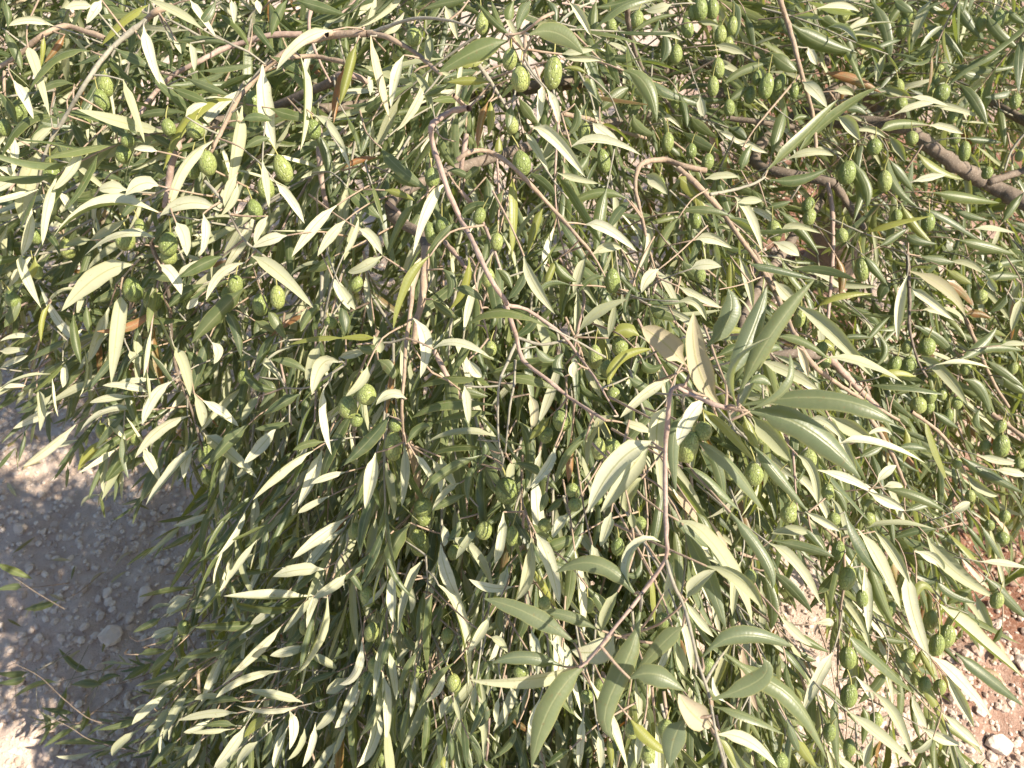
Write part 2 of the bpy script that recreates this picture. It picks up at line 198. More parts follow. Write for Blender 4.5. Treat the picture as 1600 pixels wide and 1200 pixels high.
'H': """1090 605 880 470 670 400 90 T@.44;1200 545 1060 480 915 465 60 T@.45;1380 395 1200 240 1000 280 90 T@.43;1370 380 1330 270 1380 150 1490 140 45 u@.43
1150 700 980 900 890 1185 110 T@.42;1110 710 880 770 595 775 60 U@.44;1040 715 870 670 705 700 70 T@.44;1270 560 1200 640 1075 640 110 U@.43
1395 450 1330 700 1240 900 1270 1060 110 T@.42;1590 530 1500 610 1370 750 80 T@.41;1345 770 1470 750 1600 830 110 T@.40;1290 370 1240 460 1210 560 55 u@.45
1600 960 1550 1060 1530 1185 110 T@.40;890 120 870 280 820 410 75 U;500 120 620 190 715 370 60 U;760 0 745 130 720 240 60 U
470 150 500 290 575 440 70 u;390 220 330 350 275 550 55 u;250 280 245 390 250 510 60 u;330 50 250 170 230 260 90 T
300 130 180 190 60 270 50 T;170 30 160 110 120 200 55 u;430 380 420 530 410 750 50 T;390 370 380 470 360 600 45 T
460 340 560 520 590 870 55 U;700 480 650 560 595 655 55 U;910 100 970 230 1020 430 80 U;890 550 910 650 920 760 60 U
930 860 900 960 870 1100 55 U;230 640 250 750 265 870 45 U;200 740 215 900 215 1075 55 U;105 600 80 740 0 800 50 U
90 770 50 870 0 960 50 U;180 890 160 1050 80 1185 65 U;410 880 410 1020 385 1180 45 T;380 620 310 760 290 850 40 T
1090 180 1110 380 1130 590 50 U;970 590 1040 700 1120 930 45 U;1160 780 1240 970 1335 1185 55 U;740 860 725 920 730 980 35 U
760 870 770 930 768 990 25 U;630 800 620 860 620 930 35 U;1130 950 1120 1060 1110 1185 50 u;1070 1100 1020 1130 960 1180 50 T
1350 960 1430 1050 1530 1120 70 Y;1150 350 1230 440 1260 500 70 T;1560 600 1580 680 1600 760 60 U;800 345 700 350 600 310 50 u
1110 110 1020 150 950 175 70 T;1260 0 1240 80 1210 160 55 u@.46;1350 0 1360 40 1360 75 40 u@.46;1410 980 1390 1080 1380 1170 45 u
520 850 490 890 470 960 45 u;530 850 550 910 560 970 35 u;530 700 440 790 370 920 45 T;480 60 490 110 485 160 45 U
110 240 60 280 0 320 50 T;1470 330 1520 430 1580 520 35 T;640 80 590 140 540 220 45 u;560 30 540 100 500 130 50 T
830 200 780 260 720 320 50 t;780 250 760 330 730 390 60 u;900 260 960 360 1010 450 40 Y;860 430 850 530 800 620 50 t
760 420 740 500 760 560 45 t;700 580 740 600 780 650 45 U;660 660 640 760 660 870 35 T;320 320 340 400 330 470 35 u
170 450 210 520 250 560 45 t;240 560 220 640 190 740 45 T;300 560 330 620 350 640 50 t;480 430 450 480 440 550 50 t
50 90 90 110 100 200 40 u;30 250 80 320 110 370 40 T;150 850 120 820 80 810 45 Y;330 880 310 990 290 1110 40 T
280 860 250 980 270 1090 40 T;350 760 340 850 330 950 35 U;480 690 520 660 530 640 30 T;490 730 460 820 400 880 35 U
650 880 680 940 640 1000 40 t;840 880 790 960 740 1020 40 t;690 850 650 950 600 1050 40 T;1000 800 980 880 960 960 40 u
960 780 1020 860 1090 940 45 T;1040 600 1060 660 1080 720 35 U;1200 1010 1210 1100 1210 1190 45 U;1240 1040 1260 1120 1260 1190 40 Y
500 1000 520 1080 520 1150 40 T;450 1000 470 1090 460 1180 40 T;820 1000 780 1080 700 1150 40 t;600 1050 640 1120 650 1180 40 t
1170 150 1180 200 1200 240 55 U;1060 10 1020 60 990 120 60 u;1400 220 1380 290 1320 280 40 T;1440 260 1460 380 1460 520 30 Y
1330 100 1300 60 1280 130 70 t;1500 380 1530 300 1520 220 40 U
0 1010 60 950 90 880 45 T;490 1130 480 1160 490 1190 35 Y;120 1000 150 930 170 860 45 t;680 690 720 720 760 780 40 T""",
'I': """110 675 250 580 400 580 530 625 85 T@.41;150 870 320 810 405 750 395 680 90 T@.40;210 650 420 780 560 890 690 1150 90 T@.42;150 1000 60 930 0 840 120 P@.40
180 1030 320 1060 460 1185 60 U@.42;160 900 320 940 490 1030 40 T@.42;0 40 140 130 270 330 340 520 70 U@.47;20 60 130 280 220 540 80 T@.48
80 0 130 80 160 220 60 T;240 0 340 120 420 250 435 360 60 T@.47;40 400 90 330 170 270 70 u@.44;130 250 290 310 390 450 70 u@.44
30 410 90 500 165 580 50 U;290 230 260 340 250 480 60 U;400 300 430 420 430 545 70 t;420 145 540 240 660 430 60 U
430 270 530 360 620 470 60 t;470 480 540 560 620 620 50 U;530 560 610 600 700 650 50 T;430 130 600 170 720 210 60 t
620 100 520 80 430 100 60 u;590 0 670 40 750 90 50 u;770 0 850 170 960 320 60 T;830 80 930 240 1030 450 65 U
910 90 990 190 1070 330 60 U;880 210 930 370 1005 540 70 T;860 250 870 420 880 560 55 U;1060 270 1080 450 1165 690 80 U
1150 110 1250 250 1470 400 90 U;860 85 1000 55 1190 80 30 U;1200 80 1100 90 1000 120 50 T;1400 230 1500 240 1620 260 40 U
1240 90 1340 180 1445 300 15 Y;1070 270 1150 330 1200 300 60 t;1380 345 1300 390 1240 430 50 T;1210 430 1350 570 1600 770 65 U
1250 440 1370 490 1580 610 35 T;1420 300 1510 390 1620 500 70 T;1280 650 1430 760 1600 900 70 T;1170 670 1290 770 1450 950 65 U
1240 760 1300 850 1370 1000 60 u;770 560 920 680 1090 840 65 T;715 650 650 760 570 940 65 U;780 920 940 1050 1100 1180 65 U
900 830 1000 950 1080 1130 60 U;1130 1000 1210 1040 1310 1075 60 u;1220 930 1310 1010 1400 1090 50 U;1080 740 1180 860 1245 1030 50 Y
730 850 730 1000 740 1185 50 T;950 740 920 800 830 890 50 T;500 700 510 790 550 880 40 T;470 620 550 700 610 800 30 T
550 1050 590 1120 640 1185 60 Y;1080 850 1110 930 1150 1000 45 U;770 190 730 330 710 450 35 T;980 0 990 80 1000 150 35 T
1370 370 1420 480 1450 570 50 u;500 960 540 1060 560 1110 50 T;560 60 620 130 680 190 50 t;640 380 690 330 730 260 50 t
620 520 700 510 690 530 40 U;330 950 320 1010 320 1080 30 T;450 830 470 920 500 1010 45 t;360 700 400 740 460 760 40 t
1200 180 1260 260 1340 360 40 T;1090 180 1180 210 1230 270 60 u;1330 60 1380 120 1430 190 35 T;1400 60 1450 140 1490 220 30 T
1190 300 1260 380 1380 420 40 T;1100 420 1130 340 1190 380 50 Y;1500 520 1480 580 1450 600 30 T;930 580 1000 600 1060 600 40 t
850 900 870 980 850 1080 50 T;900 1050 880 1120 860 1180 45 u;220 880 170 830 160 760 30 U;0 480 40 600 60 740 45 U
260 980 190 1060 170 1150 40 T;190 1050 230 1100 270 1190 40 Y;560 640 600 680 640 690 40 t;1000 640 1040 720 1080 760 45 t
1180 1040 1140 1090 1090 1110 35 U;1340 470 1400 520 1460 560 35 T;820 760 880 830 900 870 40 U;1120 640 1150 700 1190 780 35 Y""",
}
# twigs and boughs: points, start width, end width, look (p pale, b brown, m mauve, d dark), extra distance (cm)
BRANCHES = {
'A': """680 90 510 230 400 380 290 560 220 680 180 830 140 960 30 10 p -2;490 180 380 140 300 120 200 160 80 260 -60 340 30 24 b 2
1700 158 1600 160 1470 180 1340 230 1240 310 1110 450 1010 640 970 720 36 20 b 0;1400 160 1250 165 1050 220 930 280 800 350 690 460 650 530 34 22 m 6
830 640 800 740 780 850 760 960 44 26 m 5;950 840 1030 930 1110 1080 1150 1130 1230 1190 20 12 p -1;775 870 680 920 600 960 560 1000 16 8 p 1
1600 290 1450 260 1330 270 1240 300 26 20 b 4;790 30 730 50 680 90 34 30 b -1;20 330 20 420 40 520 16 8 b 2;1480 600 1480 760 1500 900 1520 980 34 24 m 7
970 150 1080 210 1150 240 1230 300 16 10 p -1;1450 0 1430 120 1470 260 1530 380 22 12 m 6""",
'B': """-60 158 0 155 150 155 260 190 360 250 470 345 36 22 b 0;150 150 330 90 480 90 620 125 22 12 p -1
600 500 520 515 450 560 425 590 435 680 470 780 510 900 560 1010 620 1120 700 1290 780 1410 34 26 m -3
550 740 600 705 690 700 790 760 900 870 1000 980 1090 1080 1160 1160 28 18 b -2;560 880 640 980 700 1110 730 1190 760 1290 22 14 m 2
640 290 720 410 790 520 22 14 p 2;1330 20 1345 140 1390 290 1470 410 1550 520 28 18 d 4;1030 525 1170 555 1280 600 1420 640 28 18 b 4
1700 790 1600 770 1500 740 1400 760 1370 850 1390 960 1420 1090 34 16 b 1;870 620 930 740 1010 860 1060 920 16 10 p -1
990 60 930 90 850 150 770 160 20 12 b -3@.5;860 170 860 240 850 290 26 10 b -1;530 440 590 500 600 500 26 26 b -3
590 620 570 740 560 820 30 24 m 9;0 350 60 350 130 380 40 30 m 9;430 590 480 640 540 655 10 5 b -2
730 720 740 900 735 1070 14 10 m 4;220 930 300 1010 380 1100 26 18 m 5;490 1120 540 1180 600 1260 26 18 m 5""",
'C': """460 -60 470 0 500 90 530 190 570 340 620 520 640 700 30 20 b -1;0 780 100 870 200 980 270 1080 350 1190 440 1340 34 24 b 0
1060 590 1220 720 1330 790 1450 860 1650 960 70 95 d 8;1700 740 1600 790 1440 840 36 40 d 8;690 850 710 960 715 1185 700 1380 690 1490 24 18 m 6
720 850 790 950 860 1060 46 36 d 10;520 920 560 860 590 800 14 8 p 2;700 1010 860 1080 960 1110 12 8 p 2;560 350 440 490 350 600 300 680 14 8 b -1
400 820 350 850 250 880 150 900 14 20 p 0;1600 620 1540 700 1510 790 14 10 p 3;240 550 420 570 600 600 30 26 d 9""",
'D': """700 -60 780 180 795 400 830 570 880 690 920 830 940 900 26 10 d 1;610 200 625 380 640 520 32 26 b 6;1490 40 1490 180 1490 300 22 16 p 3
1600 500 1510 560 1420 610 1310 610 14 8 p 0;230 200 170 440 100 630 12 6 b 1;1300 500 1330 640 1350 780 14 10 m 5;1500 900 1520 980 1540 1100 14 10 m 3
650 10 620 40 540 130 14 8 p -1;390 530 330 600 280 680 8 5 b 2""",
'E': """770 225 800 310 825 390 850 480 960 570 1060 650 1150 710 1230 760 28 16 m -2;770 225 870 250 960 310 1040 370 1100 450 1180 560 1230 640 1290 740 24 10 m -1
825 390 780 490 740 600 735 800 745 900 18 10 p -2;815 480 810 590 790 700 770 910 16 10 p -1;830 380 940 410 1060 385 1100 370 18 14 p 0
400 -40 385 200 360 290 350 400 46 34 b 2;345 100 330 250 310 390 300 560 290 700 300 860 24 12 b 0;440 440 520 590 620 740 680 830 28 20 m 5
650 20 625 90 650 200 690 380 12 9 b 0;1020 10 1130 170 1110 320 1090 420 20 14 m 5;1600 600 1550 610 1530 660 1510 900 1510 1190 22 26 m -3@.46
430 540 380 480 330 400 10 8 b 1;745 890 760 940 750 990 14 8 p -2;310 380 240 400 180 400 14 8 p -1""",
'F': """350 -20 430 130 490 260 540 370 620 500 750 600 900 690 1020 760 28 18 b 2;1080 720 1200 810 1290 910 22 14 b 0;690 460 830 610 940 720 42 30 m 8
1060 -10 1070 200 1070 340 1110 490 1150 560 22 12 d -1;1330 290 1450 570 1530 700 22 16 b 3;880 740 980 900 1050 1060 26 18 b 2
530 900 540 1050 550 1180 14 8 m 2;1450 730 1600 840 1660 900 26 22 b 3;400 90 300 130 190 155 8 6 b 0;270 710 170 690 60 640 0 610 24 22 m -3@.44
230 710 240 760 260 800 12 8 p -2@.44;560 930 600 880 650 860 12 8 p 1""",
'G': """920 260 860 330 830 380 8 6 d 1;1600 180 1560 230 1530 380 1450 640 14 8 p 1;915 640 915 740 925 860 22 16 b 3;1560 900 1480 930 1380 900 8 5 p 0
560 990 420 960 300 870 180 760 60 700 8 4 d 1;640 1110 430 1060 330 1000 250 960 8 4 d 1;300 450 180 380 60 300 7 4 d 2;770 290 840 280 890 300 8 5 b 1""",
'H': """1510 -20 1515 120 1510 220 1400 380 1280 530 1150 690 1110 720 26 14 m -3@.44;1512 220 1550 340 1590 420 1620 520 1660 690 1710 840 1740 1000 1790 1190 20 14 p -3@.43
400 200 410 330 400 400 12 8 p -1;1400 380 1400 420 1395 460 14 10 p -3@.43;120 480 110 600 130 700 120 760 9 6 b 0;430 90 470 100 510 120 10 8 b 0
690 120 680 60 670 0 10 8 b 1;860 0 850 60 870 130 16 10 m 1""",
'I': """760 120 770 300 750 460 740 620 740 780 760 880 16 10 b 1;1170 340 1200 430 1210 520 14 10 b 1;1100 300 1170 350 1240 430 14 9 p 0
340 220 350 330 360 400 14 8 b 3;280 190 340 210 400 230 20 12 b 4;1290 1000 1180 930 1090 840 10 8 b 3;600 0 700 90 760 140 18 14 b 3
760 880 780 980 770 1100 12 8 b 2""",
}
# olives: centre, width, height, brightness kind (g green, y yellow-green)
OLIVES = {
'A': "490 395 75 105 g;468 465 68 100 y;960 755 85 112 g;890 780 75 100 g;1310 780 85 130 g;905 600 85 78 y;1165 480 80 120 g;240 810 80 110 g;780 590 65 80 g;570 715 80 80 g;650 1050 55 75 y;580 1110 90 100 g;780 1130 90 112 g;390 560 60 75 g;1180 970 70 95 g;1230 870 80 100 g;160 1090 55 85 y;590 650 60 60 y;20 590 60 80 g;1450 600 75 90 g",
'B': "840 365 90 118 y;990 335 88 150 y;845 755 88 115 y;430 820 70 92 g;425 1080 62 112 y;480 1050 75 92 y;345 170 75 88 g;660 110 60 95 g;1225 745 65 110 y;1135 610 55 82 g;790 275 70 95 g;1520 660 60 90 g;1560 250 60 85 g;800 580 60 80 g;1380 90 60 80 g;1480 860 60 80 g;1560 470 50 70 g;1260 120 50 70 g;730 1120 60 80 g;650 1000 60 80 g",
'C': "100 40 70 110 y;160 40 60 92 y;185 315 60 90 y;160 400 55 90 y;405 400 70 130 y;465 390 60 100 g;365 360 40 70 y;195 160 60 82 g;535 420 38 70 y;135 750 60 76 y;600 950 62 75 y;606 1005 62 80 y;445 1070 70 100 y;780 800 85 112 y;905 680 70 75 y;955 840 65 100 y;1325 700 55 100 y;1220 430 75 82 y;1160 420 50 80 g;1480 90 60 85 y;1510 70 55 75 g;1155 1030 65 90 g;1010 1000 50 62 g;1080 640 60 64 g;755 1090 60 70 y;1400 110 50 75 g;845 330 40 60 g;235 500 55 75 g;1580 720 40 56 g;1190 370 42 62 y;1030 480 60 64 g;1040 130 60 90 g;1020 400 50 70 g;40 130 60 90 g;250 120 50 80 g;230 210 50 75 g;330 440 55 80 g;1560 470 50 70 y;1430 800 50 60 g;1210 330 45 60 g;1280 640 50 60 g;60 700 50 70 g;80 1020 55 80 g;1400 440 45 60 g;1270 540 50 66 g;1060 60 50 70 g;70 60 50 70 g",
'D': "615 155 90 115 y;710 200 92 125 g;1205 225 75 105 g;1285 190 70 110 y;960 1020 65 75 y;950 910 70 110 g;625 840 48 100 g;1050 190 60 92 g;1530 310 50 62 g;780 0 80 70 g;1090 130 70 90 g;170 70 50 80 y;60 200 70 80 g;470 810 55 80 g;1130 560 60 80 g",
'E': "125 640 95 82 y;40 700 95 110 y;80 760 60 55 g;250 880 85 140 g;775 1085 110 130 g;1265 115 75 115 g;1185 465 70 122 y;1300 420 80 80 g;1260 900 100 120 g;1200 890 60 110 y;1030 760 90 110 g;1080 1085 55 72 g;1590 900 60 110 y;390 1160 90 70 g;700 430 60 72 g;690 100 55 90 g;80 130 55 80 g;1090 1150 50 60 y;1190 1120 50 60 g;1240 520 60 80 y;260 780 60 70 g;1270 640 50 60 y;960 830 60 80 g",
'F': "115 810 85 92 g;45 885 95 160 y;350 1010 90 110 g;1065 505 70 90 g;1150 420 90 86 g;1495 880 75 112 y;1490 790 50 70 y;1110 690 75 82 g;1170 650 50 70 y;600 940 80 100 y;665 430 60 70 y;680 490 50 62 y;520 1165 60 64 y;850 60 70 120 g;1250 740 42 80 y;1290 680 50 62 y;1060 420 50 70 y;1580 960 50 52 y;1400 190 60 72 g;690 1090 60 80 g;1000 500 60 80 g;1330 520 50 70 g;1500 420 45 60 g;1420 880 50 60 g;1220 640 45 60 g;560 290 55 90 g;100 90 50 70 g;380 840 50 60 y;1160 700 50 70 g;1550 520 40 60 g;1480 60 40 60 g;1290 960 40 55 g;1350 1110 45 60 g;460 1030 50 70 g;240 1000 60 80 g;860 690 40 50 y",
'G': "850 535 60 75 y;1410 530 50 90 g;1480 880 42 60 y;1450 700 50 60 g",
'H': "370 140 95 140 g;390 20 75 95 g;670 85 80 95 y;800 110 58 112 y;150 555 70 100 y;170 705 76 82 y;130 780 70 90 y;530 185 58 80 g;205 1145 60 90 g;1150 430 52 82 y;840 740 70 50 y;530 790 70 92 y;1145 855 60 62 y;1210 800 52 72 g;1390 50 52 62 y;500 570 50 80 g;1355 1010 62 80 g;1430 1120 62 90 g;1510 1000 48 90 g;950 420 60 62 y;365 740 50 52 y;130 390 70 110 g;1500 500 52 62 y;950 60 60 60 g;70 90 60 90 g;1290 160 60 90 g;230 640 60 80 g;590 130 50 60 g;560 440 50 60 g",
'I': "780 305 80 120 y;785 675 80 115 y;790 850 80 120 y;1240 575 80 120 y;1195 615 70 115 y;1170 500 60 110 g;850 400 55 100 y;1065 665 60 72 y;1140 800 60 90 y;1210 810 60 80 g;330 300 60 82 g;510 10 80 60 y;1475 410 60 82 y;1500 120 60 64 y;1510 20 52 62 y;135 715 60 90 y;915 960 60 72 g;700 1020 60 92 g;790 1090 60 92 y;740 180 60 100 g;880 30 60 72 g;470 1150 80 74 y;720 30 60 62 y;1100 770 50 70 g;380 1120 50 70 g;320 1080 50 60 y;1390 1190 40 50 g;1440 60 40 55 g;980 450 50 80 g;1290 400 40 55 g",
}
# distance of the canopy's face from the lens at points of the picture
FACE = [(100,100,.66),(100,400,.70),(300,300,.60),(300,600,.72),(60,650,.80),(250,850,.95),(300,1000,.90),(150,1150,.98),(50,950,1.02),(450,1100,.75),
 (600,900,.65),(600,600,.56),(700,300,.62),(850,100,.52),(950,400,.64),(750,450,.58),(1000,150,.85),(1150,100,.85),(1400,100,.95),(1300,330,.85),
 (1550,300,.95),(1450,500,.85),(1550,700,.88),(1500,900,.80),(1330,1000,.70),(1450,1100,.76),(1200,800,.60),(1150,600,.52),(1050,950,.52),
 (1050,1150,.50),(800,1000,.62),(950,700,.55),(450,50,.66),(1250,1150,.62)]

# ------------------------------------------------------------------ geometry helpers
FPX = 1600 * LENS / 36.0
CAMP = np.array([0, 0, CAM_H]); p_ = rad(PITCH)
RIGHT = np.array([1.0, 0, 0]); FWD = np.array([0, math.cos(p_), -math.sin(p_)]); UP = np.array([0, math.sin(p_), math.cos(p_)])
DOWN = np.array([0, 0, -1.0])
def at(px, py, d):                                   # a point of the photograph at its distance
    return CAMP + d * (FWD + RIGHT * ((px - 800) / FPX) - UP * ((py - 600) / FPX))
def to_px(P):
    q = np.asarray(P) - CAMP; z = q @ FWD
    return 800 + FPX * (q @ RIGHT) / z, 600 - FPX * (q @ UP) / z, z
FA = np.array(FACE, float)
def face(px, py):
    w = 1.0 / (((FA[:, 0] - px) ** 2 + (FA[:, 1] - py) ** 2) + 60.0 ** 2) ** 1.5
    return float((w * FA[:, 2]).sum() / w.sum())
def unit(v):
    v = np.asarray(v, float); return v / max(np.linalg.norm(v), 1e-9)
def lattice(seed, n=64):
    return np.random.RandomState(seed).rand(n, n)
def vnoise(x, y, tab):                               # smooth value noise
    n = tab.shape[0]; xi = np.floor(x).astype(int); yi = np.floor(y).astype(int); fx = x - xi; fy = y - yi
    fx = fx * fx * (3 - 2 * fx); fy = fy * fy * (3 - 2 * fy)
    a = tab[xi % n, yi % n]; b = tab[(xi + 1) % n, yi % n]; c = tab[xi % n, (yi + 1) % n]; d = tab[(xi + 1) % n, (yi + 1) % n]
    return (a * (1 - fx) + b * fx) * (1 - fy) + (c * (1 - fx) + d * fx) * fy
def fbm(x, y, seed, octs=4):
    s = 0; a = 1.0
    for k in range(octs):
        s = s + a * (vnoise(x * 2 ** k + 17 * k, y * 2 ** k + 5 * k, lattice(seed + k)) - .5); a *= .5
    return s
def new_mesh(name, V, F, mats, mi=None, smooth=True):
    V = np.asarray(V, np.float32); F = np.asarray(F, np.int32); k = F.shape[1]
    m = bpy.data.meshes.new(name)
    m.vertices.add(len(V)); m.vertices.foreach_set('co', V.ravel())
    m.loops.add(F.size); m.loops.foreach_set('vertex_index', F.ravel())
    m.polygons.add(len(F)); m.polygons.foreach_set('loop_start', np.arange(0, F.size, k, dtype=np.int32))
    m.polygons.foreach_set('loop_total', np.full(len(F), k, np.int32))
    m.polygons.foreach_set('use_smooth', np.full(len(F), smooth, bool))
    for x in mats: m.materials.append(x)
    if mi is not None: m.polygons.foreach_set('material_index', np.asarray(mi, np.int32))
    m.update(calc_edges=True); m.validate()
    return m
def attr(m, name, data):
    a = m.attributes.new(name, 'FLOAT_COLOR', 'POINT'); a.data.foreach_set('color', np.asarray(data, np.float32).ravel())
def link(name, mesh, loc=(0, 0, 0), parent=None, ploc=(0, 0, 0)):
    o = bpy.data.objects.new(name, mesh); COL.objects.link(o)
    o.location = np.asarray(loc) - np.asarray(ploc)
    if parent is not None: o.parent = parent
    return o

# ------------------------------------------------------------------ materials
def mat(name):
    m = bpy.data.materials.new(name); m.use_nodes = True; t = m.node_tree; t.nodes.clear(); return m, t
class N:
    def __init__(s, t): s.t = t
    def n(s, typ, **kw):
        x = s.t.nodes.new(typ)
        for k, v in kw.items(): setattr(x, k, v)
        return x
    def put(s, sock, v):
        if hasattr(v, 'is_linked') or isinstance(v, bpy.types.NodeSocket): s.t.links.new(v, sock)
        elif isinstance(v, (tuple, list)): sock.default_value = tuple(v) + ((1,) if len(v) == 3 and sock.type == 'RGBA' else ())
        else: sock.default_value = v
    def math(s, op, a, b=0.0, clamp=False):
        x = s.n('ShaderNodeMath', operation=op, use_clamp=clamp); s.put(x.inputs[0], a); s.put(x.inputs[1], b); return x.outputs[0]
    def mix(s, f, a, b, typ='MIX'):
        x = s.n('ShaderNodeMix', data_type='RGBA', blend_type=typ); s.put(x.inputs['Factor'], f); s.put(x.inputs[6], a); s.put(x.inputs[7], b); return x.outputs[2]
    def noise(s, scale, detail=3, vec=None, rough=.55):
        x = s.n('ShaderNodeTexNoise'); x.inputs['Scale'].default_value = scale; x.inputs['Detail'].default_value = detail; x.inputs['Roughness'].default_value = rough
        if vec is not None: s.put(x.inputs['Vector'], vec)
        return x.outputs['Fac']
    def ramp(s, f, lo, hi):
        x = s.n('ShaderNodeMapRange'); s.put(x.inputs[0], f); x.inputs[1].default_value = lo; x.inputs[2].default_value = hi; return x.outputs[0]
    def sep(s, c):
        x = s.n('ShaderNodeSeparateColor'); s.put(x.inputs[0], c); return x.outputs
    def bump(s, h, strength, dist):
        x = s.n('ShaderNodeBump'); x.inputs['Strength'].default_value = strength; x.inputs['Distance'].default_value = dist; s.put(x.inputs['Height'], h); return x.outputs[0]
    def bsdf(s, col, rough, spec=.5, normal=None):
        x = s.n('ShaderNodeBsdfPrincipled'); s.put(x.inputs['Base Color'], col); s.put(x.inputs['Roughness'], rough); s.put(x.inputs['Specular IOR Level'], spec)
        if normal is not None: s.put(x.inputs['Normal'], normal)
        return x.outputs[0]
    def out(s, sh):
        x = s.n('ShaderNodeOutputMaterial'); s.put(x.inputs[0], sh)

def leaf_material():
    m, t = mat('olive_leaf'); k = N(t)
    a1 = k.n('ShaderNodeAttribute', attribute_name='leaf'); a2 = k.n('ShaderNodeAttribute', attribute_name='blade')
    rnd, yel, red = k.sep(a1.outputs['Color'])[:3]; u, v, rnd2 = k.sep(a2.outputs['Color'])[:3]
    pos = k.n('ShaderNodeNewGeometry').outputs['Position']
    across = k.math('ABSOLUTE', k.math('SUBTRACT', u, 0.5))                       # 0 midrib .. 0.5 margin
    rib = k.math('SUBTRACT', 1.0, k.ramp(across, 0.015, 0.055)); rim = k.ramp(across, 0.43, 0.50)
    blot = k.noise(120, 3, pos); fine = k.noise(900, 2, pos)
    top = k.mix(rnd, (0.026, 0.048, 0.016), (0.096, 0.128, 0.050))
    top = k.mix(k.math('MULTIPLY', rnd2, .42, True), top, (0.125, 0.155, 0.098))
    top = k.mix(k.math('MULTIPLY', k.ramp(blot, .45, .75), .35), top, (0.19, 0.20, 0.13))
    top = k.mix(yel, top, (0.26, 0.27, 0.055)); top = k.mix(k.math('MULTIPLY', red, k.ramp(blot, .2, .6)), top, (0.30, 0.135, 0.060))
    top = k.mix(k.math('MULTIPLY', rib, .65), top, (0.26, 0.27, 0.14)); top = k.mix(k.math('MULTIPLY', rim, .6), top, (0.30, 0.29, 0.10))
    und = k.mix(rnd, (0.26, 0.275, 0.175), (0.68, 0.660, 0.500))
    und = k.mix(k.math('MULTIPLY', k.ramp(blot, .4, .75), .35), und, (0.34, 0.36, 0.24))
    und = k.mix(k.math('MULTIPLY', yel, .6), und, (0.46, 0.43, 0.16)); und = k.mix(k.math('MULTIPLY', red, .8), und, (0.46, 0.30, 0.22))
    und = k.mix(k.math('MULTIPLY', rib, .75), und, (0.33, 0.33, 0.16)); und = k.mix(k.math('MULTIPLY', rim, .5), und, (0.36, 0.34, 0.13))
    scab = k.math('MULTIPLY', k.ramp(k.noise(330, 2, pos), .66, .72), .55)            # rust specks and scars
    top = k.mix(scab, top, (0.17, 0.12, 0.06)); und = k.mix(scab, und, (0.30, 0.24, 0.15))
    back = k.n('ShaderNodeNewGeometry').outputs['Backfacing']                     # a leaf's two faces differ
    col = k.mix(back, top, und)
    rough = k.math('ADD', k.math('MULTIPLY', back, .28), k.math('ADD', .33, k.math('MULTIPLY', fine, .14)))
    spec = k.math('SUBTRACT', .48, k.math('MULTIPLY', back, .30))
    wave = k.n('ShaderNodeTexWave', wave_type='BANDS', bands_direction='Y'); wave.inputs['Scale'].default_value = 7; wave.inputs['Distortion'].default_value = 3
    t.links.new(a2.outputs['Color'], wave.inputs['Vector'])
    hgt = k.math('ADD', k.math('MULTIPLY', wave.outputs['Fac'], .10), k.math('ADD', k.math('MULTIPLY', fine, .35), k.math('MULTIPLY', rib, -.6)))
    sh = k.bsdf(col, rough, spec, k.bump(hgt, .35, .0006))
    tr = k.n('ShaderNodeBsdfTranslucent'); k.put(tr.inputs[0], k.mix(yel, k.mix(red, (0.34, 0.42, 0.06), (0.55, 0.18, 0.04)), (0.58, 0.54, 0.06)))
    mx = k.n('ShaderNodeMixShader'); mx.inputs[0].default_value = .28; t.links.new(sh, mx.inputs[1]); t.links.new(tr.outputs[0], mx.inputs[2])
    k.out(mx.outputs[0]); return m
def bark_material(name, c1, c2, c3):
    m, t = mat(name); k = N(t); pos = k.n('ShaderNodeNewGeometry').outputs['Position']
    a = k.noise(260, 4, pos); b = k.noise(55, 3, pos); lent = k.ramp(k.noise(700, 2, pos), .62, .70)
    col = k.mix(k.ramp(b, .3, .7), c1, c2); col = k.mix(k.math('MULTIPLY', k.ramp(a, .5, .8), .7), col, c3); col = k.mix(k.math('MULTIPLY', lent, .45), col, (.50, .46, .40))
    k.out(k.bsdf(col, .8, .25, k.bump(a, .6, .0012))); return m
